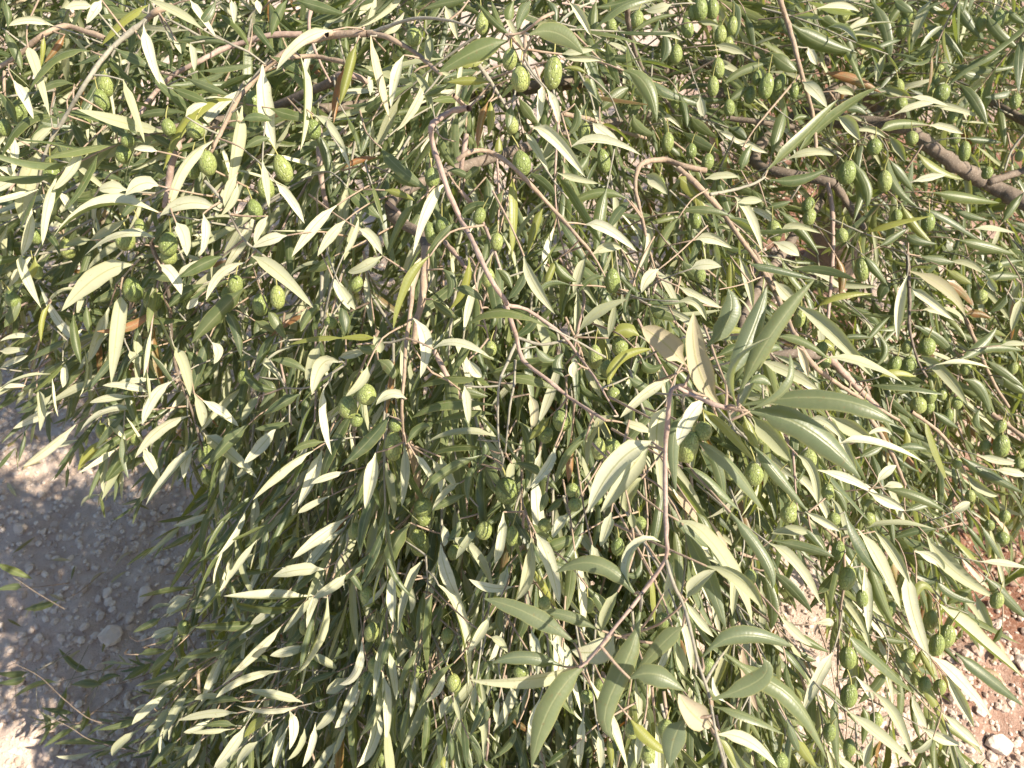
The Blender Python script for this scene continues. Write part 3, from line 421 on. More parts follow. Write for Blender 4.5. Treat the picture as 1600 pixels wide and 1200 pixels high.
def olive_material():
    m, t = mat('olive_fruit'); k = N(t)
    oi = k.n('ShaderNodeObjectInfo').outputs['Random']; tc = k.n('ShaderNodeTexCoord').outputs['Object']
    vor = k.n('ShaderNodeTexVoronoi', feature='DISTANCE_TO_EDGE'); vor.inputs['Scale'].default_value = 1.0
    warp = k.n('ShaderNodeTexNoise'); warp.inputs['Scale'].default_value = 220; t.links.new(tc, warp.inputs['Vector'])
    add = k.n('ShaderNodeVectorMath', operation='MULTIPLY_ADD'); t.links.new(warp.outputs['Color'], add.inputs[0]); add.inputs[1].default_value = (.0024,) * 3; t.links.new(tc, add.inputs[2])
    mp = k.n('ShaderNodeMapping'); mp.inputs['Scale'].default_value = (460, 460, 170); t.links.new(add.outputs[0], mp.inputs[0]); t.links.new(mp.outputs[0], vor.inputs['Vector'])
    net = k.ramp(vor.outputs['Distance'], 0.0, 0.10); n1 = k.noise(330, 3, tc); spots = k.ramp(k.noise(1500, 2, tc), .60, .68)
    col = k.mix(oi, (0.140, 0.175, 0.054), (0.270, 0.290, 0.100)); col = k.mix(k.math('MULTIPLY', k.ramp(n1, .35, .7), .5), col, (0.24, 0.32, 0.075))
    col = k.mix(k.math('MULTIPLY', k.math('SUBTRACT', 1.0, net), .50), col, (0.15, 0.19, 0.06)); col = k.mix(k.math('MULTIPLY', spots, .5), col, (.40, .43, .20))
    x = k.n('ShaderNodeBsdfPrincipled'); k.put(x.inputs['Base Color'], col); x.inputs['Roughness'].default_value = .38; x.inputs['Specular IOR Level'].default_value = .42
    x.inputs['Subsurface Weight'].default_value = .12; x.inputs['Subsurface Radius'].default_value = (.004, .005, .001); x.inputs['Subsurface Scale'].default_value = .5
    k.put(x.inputs['Normal'], k.bump(k.math('ADD', net, k.math('MULTIPLY', n1, .9)), .62, .0009)); k.out(x.outputs[0]); return m
def soil_material():
    m, t = mat('soil'); k = N(t); pos = k.n('ShaderNodeNewGeometry').outputs['Position']
    big = k.noise(2.2, 4, pos); mid = k.noise(16, 5, pos); fine = k.noise(160, 4, pos, .7); grit = k.noise(520, 2, pos)
    col = k.mix(k.ramp(mid, .35, .65), (.52, .395, .325), (.65, .525, .445)); xyz = k.n('ShaderNodeSeparateXYZ'); t.links.new(pos, xyz.inputs[0]); earth = k.math('MULTIPLY', k.ramp(xyz.outputs[0], .50, .74), k.ramp(big, .36, .52))
    col = k.mix(earth, col, (.24, .115, .075))                               # a patch of red earth on the right
    col = k.mix(k.math('MULTIPLY', k.ramp(fine, .5, .75), .6), col, (.60, .52, .44)); col = k.mix(k.math('MULTIPLY', k.ramp(grit, .58, .7), .5), col, (.24, .17, .13))
    k.out(k.bsdf(col, .95, .12, k.bump(k.math('ADD', fine, k.math('MULTIPLY', grit, .5)), .9, .006))); return m
def stone_material():
    m, t = mat('limestone'); k = N(t); pos = k.n('ShaderNodeNewGeometry').outputs['Position']
    a = k.n('ShaderNodeAttribute', attribute_name='tone'); tone, warm, _ = k.sep(a.outputs['Color'])[:3]; n = k.noise(180, 4, pos); g = k.noise(45, 3, pos)
    col = k.mix(tone, (.42, .315, .255), (.70, .60, .52)); col = k.mix(k.math('MULTIPLY', warm, .75), col, (.36, .20, .135)); col = k.mix(k.math('MULTIPLY', k.ramp(n, .45, .75), .4), col, (.66, .58, .50))
    col = k.mix(k.math('MULTIPLY', k.ramp(g, .5, .7), .35), col, (.30, .20, .15))
    k.out(k.bsdf(col, .92, .15, k.bump(n, .7, .003))); return m
M_LEAF = leaf_material(); M_OLIVE = olive_material(); M_SOIL = soil_material(); M_STONE = stone_material()
M_BARK = {'p': bark_material('young_twig_bark', (.22, .205, .155), (.31, .285, .225), (.17, .135, .10)),
          'b': bark_material('tan_bark', (.27, .195, .14), (.35, .265, .19), (.18, .125, .085)),
          'm': bark_material('mauve_bark', (.29, .205, .165), (.38, .285, .235), (.18, .125, .10)),
          'd': bark_material('old_bark', (.125, .10, .078), (.20, .155, .12), (.07, .055, .045))}
m_, t_ = mat('green_stalk'); k_ = N(t_); k_.out(k_.bsdf(k_.mix(k_.noise(300, 2), (.26, .26, .08), (.36, .32, .12)), .6, .3)); M_STALK = m_

# ------------------------------------------------------------------ ground
def ground_hit(px, py):
    d = at(px, py, 1.0) - CAMP; s = CAM_H / -d[2]; return CAMP + d * s
GX, GY = 0.0, 1.15
def ground_z(x, y):
    return .030 * fbm(x * 3.1, y * 3.1, 11) + .016 * fbm(x * 14, y * 14, 21) + .007 * fbm(x * 60, y * 60, 31, 3)
n = 340; s = np.linspace(-1, 1, n); axis = 1.9 * s + 78 * np.sign(s) * np.abs(s) ** 13
X, Y = np.meshgrid(axis + GX, axis + GY, indexing='ij'); Z = ground_z(X, Y)
idx = np.arange(n * n).reshape(n, n); F = np.stack([idx[:-1, :-1], idx[1:, :-1], idx[1:, 1:], idx[:-1, 1:]], -1).reshape(-1, 4)
g = link('ground', new_mesh('ground', np.stack([X, Y, Z], -1).reshape(-1, 3), F, [M_SOIL])); g['kind'] = 'structure'
g['label'] = 'pinkish beige stony soil under and around the olive tree'

# stones: one lumpy faceted shape per seed
def ico(sub):
    import bmesh
    bm = bmesh.new(); bmesh.ops.create_icosphere(bm, subdivisions=sub, radius=1.0)
    V = np.array([v.co[:] for v in bm.verts]); F = np.array([[v.index for v in f.verts] for f in bm.faces]); bm.free(); return V, F
def lumpy(V, rs, cuts=9, rough=.10):
    V = V.copy()
    for c in range(cuts):                                    # planes shear off the corners of the pebble
        d = unit(rs.randn(3)); h = rs.uniform(.55, .95); over = V @ d - h; V -= np.outer(np.clip(over, 0, None), d) * .9
    V *= 1 + rough * (np.sin(V @ rs.randn(3) * 4 + 1) * np.sin(V @ rs.randn(3) * 5))[:, None]
    return V * np.array([1, rs.uniform(.65, 1), rs.uniform(.5, .8)])
IV, IF = ico(2); rs = np.random.RandomState(3)
SHAPES = [lumpy(IV, rs) for q in range(14)]; I1, F1 = ico(1); SMALL = [lumpy(I1, rs, 6) for q in range(14)]
def rotz(V, a): c, s_ = math.cos(a), math.sin(a); return V @ np.array([[c, s_, 0], [-s_, c, 0], [0, 0, 1]])
vs, fs, ts, off = [], [], [], 0
def strew(count, x0, x1, y0, y1, lo, hi, ex):
    global off
    xs, ys = rs.uniform(x0, x1, count), rs.uniform(y0, y1, count)
    ok = rs.rand(count) < .45 + .55 * vnoise(xs * 6, ys * 6, lattice(9)); xs, ys = xs[ok], ys[ok]
    zs = ground_z(xs, ys); reds = np.clip((xs - .5) * 3, 0, 1) * np.clip(vnoise(xs * 5, ys * 5, lattice(5)) * 2 - .4, 0, 1)
    for x, y, z, rd in zip(xs, ys, zs, reds):
        r = lo * (hi / lo) ** (rs.rand() ** ex)
        V, Fq = (SHAPES[rs.randint(14)], IF) if r > .0105 else (SMALL[rs.randint(14)], F1)
        V = rotz(V * r, rs.rand() * 6.28) + [x, y, z + r * rs.uniform(-.1, .4)]
        vs.append(V); fs.append(Fq + off); off += len(V)
        tt = np.empty((len(V), 4)); tt[:] = (np.clip(rs.normal(.55, .25), 0, 1), rd, rs.rand(), 1); ts.append(tt)
strew(17000, -1.30, -.20, .12, 1.80, .0034, .0110, 1.7)
strew(13500, .12, 1.30, .12, 1.50, .0032, .0105, 1.8)
strew(2500, -.2, .9, 1.2, 2.6, .003, .016, 2.)
gv = link('gravel', new_mesh('gravel', np.concatenate(vs), np.concatenate(fs), [M_STONE], smooth=False)); attr(gv.data, 'tone', np.concatenate(ts))
gv['kind'] = 'stuff'; gv['label'] = 'small pale pebbles scattered over the dry soil'
STONES = [(178, 1000, .030, .85, 'pale block of stone in the shade left of the tree, beside the lowest leaves'),
          (232, 935, .020, .75, 'small whitish stone half under the hanging leaves on the left'),
          (35, 830, .017, .6, 'little tan stone in dappled shade near the left edge of the open soil'),
          (172, 930, .014, .9, 'very small white pebble lying in shade above the pale block'),
          (1592, 1035, .020, .8, 'whitish stone among reddish soil at the right edge'),
          (1560, 1165, .026, .95, 'large white stone in the lower right corner'),
          (1575, 915, .015, .2, 'reddish brown clod on bare soil beside the right leaf tips'),
          (75, 1165, .018, .5, 'grey stone in the shade in the lower left corner')]
for j, (px, py, r, tone, lab) in enumerate(STONES):
    h = ground_hit(px, py); h[2] = float(ground_z(h[:1], h[1:2])[0]) + r * .22
    me = new_mesh('stone', rotz(lumpy(IV, np.random.RandomState(50 + j), 12) * r, j * 1.3), IF, [M_STONE], smooth=False)
    tt = np.empty((len(IV), 4)); tt[:] = (tone, .9 if tone < .3 else .1, .5, 1); attr(me, 'tone', tt)
    o = link('stone', me, h); o['label'] = lab; o['category'] = 'stone'; o['group'] = 'loose stones lying around the olive tree'

# ------------------------------------------------------------------ tree: collect everything, then build
LEAF = []          # (points 3..4 x 3, normal of the upper side, width, rnd, yel, red, rnd2, curl)
def add_leaf(P, nup, W, yel=0., red=0., curl=None, tone=None, owner=None):
    LEAF.append((np.asarray(P, float), unit(nup), W, R.rand() if tone is None else tone, yel, red, R.rand(), R.uniform(.15, .75) if curl is None else curl, owner))

def tube(P, r0, r1, sides=7, step=.006, knob=.10):
    P = np.asarray(P, float)
    Q = np.vstack([2 * P[0] - P[1], P, 2 * P[-1] - P[-2]]); out = []
    for i in range(1, len(Q) - 2):
        L = np.linalg.norm(Q[i + 1] - Q[i]); m_n = max(2, min(14, int(L / step)))
        for t in np.linspace(0, 1, m_n, endpoint=False):
            a, b, c, d = Q[i - 1], Q[i], Q[i + 1], Q[i + 2]
            out.append(.5 * ((2 * b) + (-a + c) * t + (2 * a - 5 * b + 4 * c - d) * t * t + (-a + 3 * b - 3 * c + d) * t ** 3))
    out.append(P[-1]); out = np.array(out); k = len(out)
    T = np.gradient(out, axis=0); T /= np.linalg.norm(T, axis=1)[:, None] + 1e-9
    ref = np.array([.31, .17, .93]); V = []
    rr = np.linspace(r0, r1, k) * (1 + knob * R.uniform(-1, 1, k)); rr[2::5] *= 1 + knob * R.uniform(.6, 2.2, len(rr[2::5]))   # nodes
    out = out + R.uniform(-1, 1, (k, 3)) * rr[:, None] * .12
    s0 = unit(np.cross(T[0], ref))
    for i in range(k):
        s0 = unit(s0 - T[i] * (s0 @ T[i])); b0 = np.cross(T[i], s0)
        an = np.arange(sides) * 2 * np.pi / sides; rj = rr[i] * (1 + .06 * R.uniform(-1, 1, sides))
        V.append(out[i] + np.outer(np.cos(an) * rj, s0) + np.outer(np.sin(an) * rj, b0))
    V = np.concatenate(V); idx = np.arange(k * sides).reshape(k, sides)
    F = np.stack([idx[:-1], np.roll(idx[:-1], -1, 1), np.roll(idx[1:], -1, 1), idx[1:]], -1).reshape(-1, 4)
    V = np.vstack([V, out[-1] + T[-1] * r1 * .6]); e = len(V) - 1                    # rounded end
    cap = np.stack([idx[-1], np.roll(idx[-1], -1), np.full(sides, e), np.full(sides, e)], -1)
    return V, F, cap, out
def tube_mesh(name, parts, m):
    V, F, C, off = [], [], [], 0
    for v, f, c, _ in parts: V.append(v); F.append(f + off); C.append(c[:, :3] + off); off += len(v)
    V = np.concatenate(V); F = np.concatenate(F); C = np.concatenate(C)
    me = bpy.data.meshes.new(name); me.from_pydata(V.tolist(), [], F.tolist() + C.tolist()); me.polygons.foreach_set('use_smooth', np.ones(len(me.polygons), bool)); me.materials.append(m); me.update()
    return me

# --- branches traced from the picture
TREE_AT = ground_hit(1285, 440); TREE_AT[2] = 0
tree = bpy.data.objects.new('olive_tree', None); COL.objects.link(tree); tree.location = TREE_AT; tree.empty_display_size = .1
tree['label'] = 'leafy olive tree with drooping silver green branches full of wrinkled green olives'; tree['category'] = 'tree'
BR = []            # objects with their sampled centre line
STARTS = []
for T in BRANCHES:
    ox, oy = TILES[T]
    for row in BRANCHES[T].replace('\n', ';').split(';'):
        row = row.strip()
        if not row: continue
        dep = None
        if '@' in row: row, dd = row.split('@'); dep = float(dd)
        w = row.split(); dz = float(w[-1]) / 100; look = w[-2]; w1, w0 = float(w[-3]), float(w[-4]); q = [float(z) for z in w[:-4]]
        P = []; ph = R.rand() * 6
        for i in range(0, len(q), 2):
            px, py = ox + q[i] * .3375, oy + q[i + 1] * .3375
            P.append(at(px, py, (dep if dep else face(px, py)) + dz * 1.0 + .008 * math.sin(i * 1.1 + ph)))
        z0 = to_px(P[0])[2]; z1 = to_px(P[-1])[2]
        tb = tube(P, (.84 * .3375 / 2) * w0 * z0 / FPX, (.84 * .3375 / 2) * w1 * z1 / FPX, 8 if w0 > 20 else 6)
        base = np.array(P[0])
        me = tube_mesh('branch', [(tb[0] - base, tb[1], tb[2], 0)], M_BARK[look])
        o = link('branch', me, base, tree, TREE_AT)
        BR.append((o, base, tb[3])); STARTS.append((base, unit(np.array(P[1]) - base), w0 * .3375 * z0 / FPX / 2, len(q)))
BPTS = np.concatenate([b[2] for b in BR]); BID = np.concatenate([np.full(len(b[2]), i) for i, b in enumerate(BR)])
def nearest_branch(p):
    d = np.linalg.norm(BPTS - p, axis=1); i = int(d.argmin()); return int(BID[i]), BPTS[i], float(d[i])

# --- trunk and the limbs that carry those branches
fork = TREE_AT + np.array([-.03, .02, .62])
tv = tube([TREE_AT + [.02, .03, -.05], TREE_AT + [.0, .02, .12], TREE_AT + [-.03, .0, .30], TREE_AT + [-.01, .02, .46], fork, fork + [.02, .05, .10]], .064, .044, 14, .03, .10)
trunk = link('trunk', tube_mesh('trunk', [(tv[0] - TREE_AT, tv[1], tv[2], 0)], M_BARK['d']), TREE_AT, tree, TREE_AT)
big = sorted([s_ for s_ in STARTS if s_[2] > .0026], key=lambda s_: -s_[2])[:16]
for b, d, r, _ in big[:7]:
    a = fork + np.array([0, .03, R.uniform(.0, .08)]); L = np.linalg.norm(b - a)
    m1 = a + (b - a) * .35 + np.array([0, .02, -.03 * L]) + R.uniform(-.02, .02, 3); m2 = b - d * min(.10, L * .25) + FWD * .12
    tb = tube([a, m1, m2, b], max(.010, r * 1.5), r, 8, .02, .06)
    link('branch', tube_mesh('branch', [(tb[0] - a, tb[1], tb[2], 0)], M_BARK['d']), a, tree, TREE_AT)

TWIG = {'p': [], 'b': [], 'm': []}
# --- leaves traced from the picture
SAGE = []                                                               # the pale woolly leaves of the young shoots
def traced_leaf(pts, wpx, kind, dep):
    n = len(pts); mid = pts[n // 2]
    d0 = dep if dep else face(*pts[0]) + {'U': -.024, 'u': -.006, 'T': -.008, 't': .018, 'Y': .0, 'R': .012, 'P': -.01}[kind] + R.uniform(-.012, .012)
    if not dep and pts[0][0] < 195 and pts[0][1] > 865: d0 = R.uniform(1.22, 1.34)      # low shoots lying just over the soil
    Lp = sum(math.hypot(pts[i + 1][0] - pts[i][0], pts[i + 1][1] - pts[i][1]) for i in range(n - 1)); L = Lp / FPX * d0
    slope = R.uniform(-.16, .22) * L; bow = R.uniform(.02, .10) * L * (1 if kind in 'UTYu' else .5)
    P = [at(px, py, d0 + slope * i / (n - 1) - bow * 4 * (i / (n - 1)) * (1 - i / (n - 1))) for i, (px, py) in enumerate(pts)]
    P = np.array(P); W = (1.0 if dep and dep < .5 else .86) * wpx / FPX * d0
    T = unit(P[-1] - P[0]); V = CAMP - P[n // 2]; V = unit(V - T * (V @ T)); S = np.cross(T, V)
    L = np.linalg.norm(np.diff(P, axis=0), axis=1).sum()
    W0 = min(max(L / 6.4, W * 1.02), .0185); W0 = max(W0, W); phi = math.acos(min(1, W / W0))
    phi = min(phi, 1.1)
    cand = [V * math.cos(phi) + S * math.sin(phi), V * math.cos(phi) - S * math.sin(phi)]
    cand.sort(key=lambda v: -float(v @ SUN)); v = cand[0] if kind in 'UTYRP' else cand[1]
    up = -v if kind in 'UuP' else v
    yel = {'Y': R.uniform(.55, .95)}.get(kind, R.uniform(0, .18)); red = {'R': R.uniform(.75, 1), 'P': R.uniform(.25, .5)}.get(kind, 0.)
    if kind == 'R': yel = R.uniform(.1, .5)
    SAGE.append(len(LEAF)) if (dep and dep < .5 and kind in 'TU') else None
    add_leaf(P, up, W0, yel, red, R.uniform(.28, .65) if dep and dep < .5 else R.uniform(.25, .80), R.uniform(.25, 1) if kind == 'U' else (R.uniform(0, .4) if kind == 't' else None))
    return P
for T in LEAVES:
    ox, oy = TILES[T]
    for row in LEAVES[T].replace('\n', ';').split(';'):
        row = row.strip()
        if not row: continue
        dep = None
        if '@' in row: row, dd = row.split('@'); dep = float(dd)
        w = row.split(); q = [float(z) * .3375 for z in w[:-1]]
        pts = [(ox + q[i], oy + q[i + 1]) for i in range(0, len(q) - 1, 2)]
        P = traced_leaf(pts, q[-1], w[-1], dep)
        bi, bp, bd = nearest_branch(P[0]); L = np.linalg.norm(P[1] - P[0]); d = unit(P[1] - P[0])
        if bd < .03: tw = [bp, bp * .5 + P[0] * .5 + R.uniform(-.001, .001, 3), P[0]]                     # a short stalk to its branch
        else: tw = [P[0] - d * .05 + FWD * .05 + R.uniform(-.012, .012, 3), P[0] - d * .022 + FWD * .012, P[0]]
        TWIG['p' if R.rand() < .35 else 'b'].append(tube(tw, .0009, .0006, 5, .01, .05))

# --- the sprays behind them
GROUND_L = [(-900, 640), (-10, 640), (55, 665), (110, 715), (190, 760), (262, 790), (292, 840), (285, 900), (262, 965), (262, 1020), (250, 1090), (215, 1150), (190, 1240), (-60, 1300), (-900, 1330)]
GROUND_R = [(2400, 800), (1600, 872), (1545, 890), (1556, 960), (1570, 1010), (1550, 1040), (1500, 1085), (1500, 1140), (1530, 1210), (1600, 1500), (2400, 1500)]
def inside(p, poly):
    x, y = p; c = False; j = len(poly) - 1
    for i in range(len(poly)):
        xi, yi = poly[i]; xj, yj = poly[j]
        if (yi > y) != (yj > y) and x < (xj - xi) * (y - yi) / (yj - yi) + xi: c = not c
        j = i
    return c
HOLES = [(1300, 395, 46, 74, .92), (950, 290, 55, 60, .55), (850, 480, 60, 60, .25), (1300, 1010, 80, 110, .6), (1380, 1100, 120, 90, .55), (1120, 1130, 90, 70, .25),
         (620, 440, 50, 60, .3), (700, 200, 90, 70, .2), (780, 1130, 60, 60, .4), (30, 50, 60, 50, .0)]
def keep(px, py):
    if inside((px, py), GROUND_L) or inside((px, py), GROUND_R): return 0.
    k = 1.
    for hx, hy, rx, ry, s_ in HOLES:
        d = ((px - hx) / rx) ** 2 + ((py - hy) / ry) ** 2
        k *= 1 - s_ * math.exp(-d * d * .7)
    return k
def flow(px, py):
    v = np.array([px - 830, py - 60.]); v = v / (np.linalg.norm(v) + 1); v = v * .8 + np.array([0., .45]) + (np.array([-.35, .1]) if px < 400 and py < 700 else 0)
    return v / np.linalg.norm(v)
def spray(P0, dirn, Ln, droop, size, yel=0., lo=None):
    py_ = to_px(P0)[1]
    k = max(4, int(Ln / .017)); pts = [P0]; d = unit(dirn); rollv = unit(np.cross(d, R.randn(3)))
    for i in range(k): d = unit(d + DOWN * droop + R.normal(0, .07, 3)); pts.append(pts[-1] + d * Ln / k)
    pts = np.array(pts)
    for i in range(1, k + 1):
        d = unit(pts[i] - pts[i - 1]); a = unit(rollv - d * (rollv @ d)); b = np.cross(d, a)
        ax = a if i % 2 else b
        for sg in (1, -1):
            if R.rand() < .10: continue
            out = ax * sg * math.cos(R.uniform(-.3, .3)) + np.cross(d, ax) * R.uniform(-.3, .3)
            ang = R.uniform(.40, .90) if py_ < 480 else R.uniform(.22, .66); ld = unit(d * math.cos(ang) + out * math.sin(ang)); L = size * R.uniform(.72, 1.2) * (1 if i < k - 1 else .75)
            c = unit(ld + DOWN * R.uniform(-.12, .45) + d * R.uniform(-.1, .3) + R.normal(0, .20, 3)); Q0 = pts[i]; Q1 = Q0 + ld * L * .5; Q2 = Q1 + c * L * .5
            nrm = d - ld * (d @ ld) + R.normal(0, .35, 3)
            if lo: nrm = UP * .5 - FWD * .8 + R.normal(0, .5, 3)
            elif R.rand() < .50: nrm = SUN * .4 + UP * .3 - FWD * .4 + R.normal(0, .45, 3)           # blades that have turned to the light
            nrm = nrm - ld * (nrm @ ld)
            y = yel * R.uniform(.4, 1) + max(0, R.normal(0.02, .10)); rd = 0.
            if R.rand() < .012: rd = R.uniform(.5, 1)
            add_leaf([Q0, Q1, Q2], nrm, L / R.uniform(6.3, 9.2), min(1, y), rd, owner=lo)
    TWIG['p' if R.rand() < .65 else ('b' if R.rand() < .6 else 'm')].append(tube(pts[::2] if len(pts) > 5 else pts, .0013, .0006, 5, .014, .06))
    return pts
FILL_OL = []
GAPS = [(ground_hit(40, 730), .085), (ground_hit(150, 735), .06), (ground_hit(70, 860), .022), (ground_hit(200, 900), .02)]
tries = 0; made = 0
while made < 1660 and tries < 18000:
    tries += 1
    px, py = R.uniform(-260, 1900), R.uniform(-330, 1420)
    out_frame = not (-60 < px < 1660 and -60 < py < 1260)
    if out_frame and R.rand() < .35: continue
    D = face(min(max(px, 0), 1600), min(max(py, 0), 1200))
    off_ = R.rand() ** 1.1 * (.46 + .45 * min(1, max(0, (330 - py) / 300))) + .052
    if out_frame: off_ += .03
    f = flow(px, py); f = f + R.normal(0, .45 if py < 480 else .26, 2); f /= np.linalg.norm(f)
    Ln = R.uniform(.08, .17); px2 = px + f[0] * Ln * .9 * FPX / D; py2 = py + f[1] * Ln * .9 * FPX / D
    if min(keep(px, py), keep((px + px2) / 2, (py + py2) / 2), keep(px2, py2)) < R.rand() * .98 + .02: continue
    dirn = RIGHT * f[0] - UP * f[1] + FWD * R.uniform(-.45, .45)
    P0 = at(px, py, D + off_)
    if P0[2] < .10: continue
    if off_ > .10:                                                       # gaps in the crown that let the sun through to the soil
        mid_ = P0 + dirn / np.linalg.norm(dirn) * Ln * .5
        if any(np.linalg.norm(np.cross(mid_ - g_, SUN)) < r_ for g_, r_ in GAPS): continue
    pts = spray(P0, dirn, Ln, R.uniform(.02, .10), R.uniform(.052, .070), .25 if px > 1000 and R.rand() < .4 else 0.)
    made += 1
    if off_ < .2 and R.rand() < (.13 if px > 1000 else .06): FILL_OL.append(pts[R.randint(1, len(pts))])
made = tries = 0
while made < 1750 and tries < 9000:                                        # the dark inside of the crown
    tries += 1
    px, py = R.uniform(-330, 1930), R.uniform(-380, 1330)
    out_frame = not (-60 < px < 1660 and -60 < py < 1260)
    if out_frame and R.rand() < .3: continue
    D = face(min(max(px, 0), 1600), min(max(py, 0), 1200))
    f = flow(px, py) + R.normal(0, .6, 2); f /= np.linalg.norm(f); Ln = R.uniform(.09, .17)
    px2, py2 = px + f[0] * Ln * .9 * FPX / D, py + f[1] * Ln * .9 * FPX / D
    if min(keep(px, py), keep((px + px2) / 2, (py + py2) / 2), keep(px2, py2)) < .35 + .35 * R.rand(): continue
    far = R.uniform(.17, .60) if py > 420 else R.uniform(.20, 1.1)
    P0 = at(px, py, D + far)
    if P0[2] < .14: continue
    dirn = RIGHT * f[0] - UP * f[1] + FWD * R.uniform(-.5, .4); mid_ = P0 + dirn / np.linalg.norm(dirn) * Ln * .5
    if any(np.linalg.norm(np.cross(mid_ - g_, SUN)) < r_ for g_, r_ in GAPS): continue
    spray(P0, dirn, Ln, R.uniform(.02, .10), R.uniform(.052, .070), lo='lo'); made += 1
for q in range(330):                                                       # boughs on the far side, seen along the top
    px, py = R.uniform(-250, 1850), R.uniform(-260, 230); d_ = R.uniform(.85, 1.7)
    P0 = at(px, py, d_)
    if P0[2] < .2: continue
    if inside((px, py), [(890, 220), (1010, 220), (1010, 360), (890, 360)]): continue
    v = R.normal(0, 1, 3) + np.array([0, -.3, -.9]); spray(P0, v, R.uniform(.10, .19), .05, R.uniform(.055, .075), lo='lo')
for q in range(170):                                                       # unseen sprays added below the frame to shade the lower left soil
    px, py = R.uniform(-60, 1000), R.uniform(1270, 1680); d_ = R.uniform(.72, 1.15); f = flow(px, py) + R.normal(0, .3, 2)
    spray(at(px, py, d_), RIGHT * f[0] - UP * f[1] + FWD * R.uniform(-.2, .4), R.uniform(.10, .17), .05, R.uniform(.052, .070), lo='lo')
# loose low shoots over the soil on the left, and leaf tips overhanging the edge
for (px, py, qx, qy, d) in [(300, 1130, 70, 1060, 1.25), (310, 1180, 120, 1150, 1.25), (290, 1040, 150, 1010, 1.3), (330, 1100, 190, 1080, 1.25)]:
    a = at(px, py, d); b = at(qx, qy, d + .04); spray(a, b - a, np.linalg.norm(b - a) * .9, .03, .046)
for (px, py) in [(60, 610), (120, 660), (180, 700), (240, 740), (290, 800), (320, 860), (300, 930), (290, 990), (280, 1060), (250, 1120), (20, 590), (330, 900), (340, 1000), (320, 1080)]:
    d = face(px, py) + R.uniform(.0, .06); spray(at(px + 60, py - 30, d), -RIGHT * .75 - UP * .5 + FWD * .1, .10, .05, .044)

# --- leaf blades, all at once
NS, UU = 10, np.array([-1, -.55, 0, .55, 1.0])
TT = np.linspace(0, 1, NS); TT = TT ** .92
prof = np.clip((TT + .02) ** .74 * (1.0 - TT) ** .84, 0, None); prof /= prof.max(); prof[0] = .09; prof[1] = max(.16, prof[1] * .55); prof[-1] = .02
lf = np.stack([UU[:-1]] * 1); ii = np.arange(NS * 5).reshape(NS, 5)
LF = np.stack([ii[:-1, :-1], ii[:-1, 1:], ii[1:, 1:], ii[1:, :-1]], -1).reshape(-1, 4)
def blade(P, nup, W, curl):
    n = len(P); xs = np.linspace(0, 1, n); C = np.zeros((NS, 3))
    for i in range(n):
        w = np.ones(NS)
        for j in range(n):
            if j != i: w = w * (TT - xs[j]) / (xs[i] - xs[j])
        C += w[:, None] * P[i]
    T = np.gradient(C, axis=0); T /= np.linalg.norm(T, axis=1)[:, None] + 1e-12
    Nn = nup - T * (T @ nup)[:, None]; Nn /= np.linalg.norm(Nn, axis=1)[:, None] + 1e-12
    S = np.cross(T, Nn); tw = R.uniform(-.35, .35) * (TT - .4)
    N2 = Nn * np.cos(tw)[:, None] + S * np.sin(tw)[:, None]; S2 = np.cross(T, N2)
    h = W * .5 * prof * (1 + .08 * np.sin(TT * R.uniform(6, 16) + R.rand() * 6))
    cc = curl * 1.15
    V = C[:, None, :] + S2[:, None, :] * (UU[None, :] * h[:, None])[..., None] * (1 - .12 * cc)
    V = V + N2[:, None, :] * ((-cc * np.abs(UU) ** 2 - .16 * (UU == 0))[None, :] * h[:, None])[..., None]
    return V.reshape(-1, 3)
BL = np.empty((NS * 5, 4)); BL[:, 0] = np.tile(UU * .5 + .5, NS); BL[:, 1] = np.repeat(TT, 5); BL[:, 3] = 1
for i in SAGE: LEAF[i] = LEAF[i][:6] + (R.uniform(1.5, 2.2),) + LEAF[i][7:]
verts = np.array([blade(P, nn, W, c) for (P, nn, W, a, y, r, b, c, o) in LEAF]); NL = len(verts)
def leaf_attrs(i):
    P, nn, W, a, y, r, b, c, o = LEAF[i]; A = np.empty((NS * 5, 4)); A[:] = (a, y, r, 1); B = BL.copy(); B[:, 2] = b; return A, B

# which leaves show largest in the photograph: look through the lens
rows = ii[[0, 3, 6, 9]][:, [0, 2, 4]]; LP = np.stack([rows[:-1, :-1], rows[:-1, 1:], rows[1:, 1:], rows[1:, :-1]], -1).reshape(-1, 4)
allV = verts.reshape(-1, 3); allF = (LP[None] + (np.arange(NL) * NS * 5)[:, None, None]).reshape(-1, 4)
bvh = BVHTree.FromPolygons(allV.tolist(), allF.tolist()); count = np.zeros(NL, int)
for py in np.arange(4, 1200, 6.0):
    for px in np.arange(4, 1600, 6.0):
        d = at(px, py, 1.0) - CAMP; hit = bvh.ray_cast(CAMP.tolist(), unit(d).tolist(), 6.0)
        if hit[2] is not None: count[hit[2] // len(LP)] += 1
top = np.argsort(-count)[:300]; single = np.zeros(NL, bool); single[top] = True; single &= count > 0
for i in top:
    if not single[i]: continue
    P, nn, W, a, y, r, b, c, o_ = LEAF[i]; base = P[0]
    me = new_mesh('leaf', verts[i] - base, LF, [M_LEAF]); A, B = leaf_attrs(i); attr(me, 'leaf', A); attr(me, 'blade', B)
    bi, bp, bd = nearest_branch(base)
    par, pl = (BR[bi][0], BR[bi][1]) if bd < .035 else (tree, TREE_AT)
    o = link('leaf', me, base, par, pl)
    if r > .7: o['label'] = 'dry orange brown leaf'
    elif y > .7: o['label'] = 'yellowing green leaf'
lo = np.array([LEAF[i][8] == 'lo' for i in range(NL)]); rest_all = np.where(~single)[0]
J = ii[[0, 2, 4, 6, 8, 9]][:, [0, 2, 4]].ravel(); LJ = np.arange(18).reshape(6, 3)
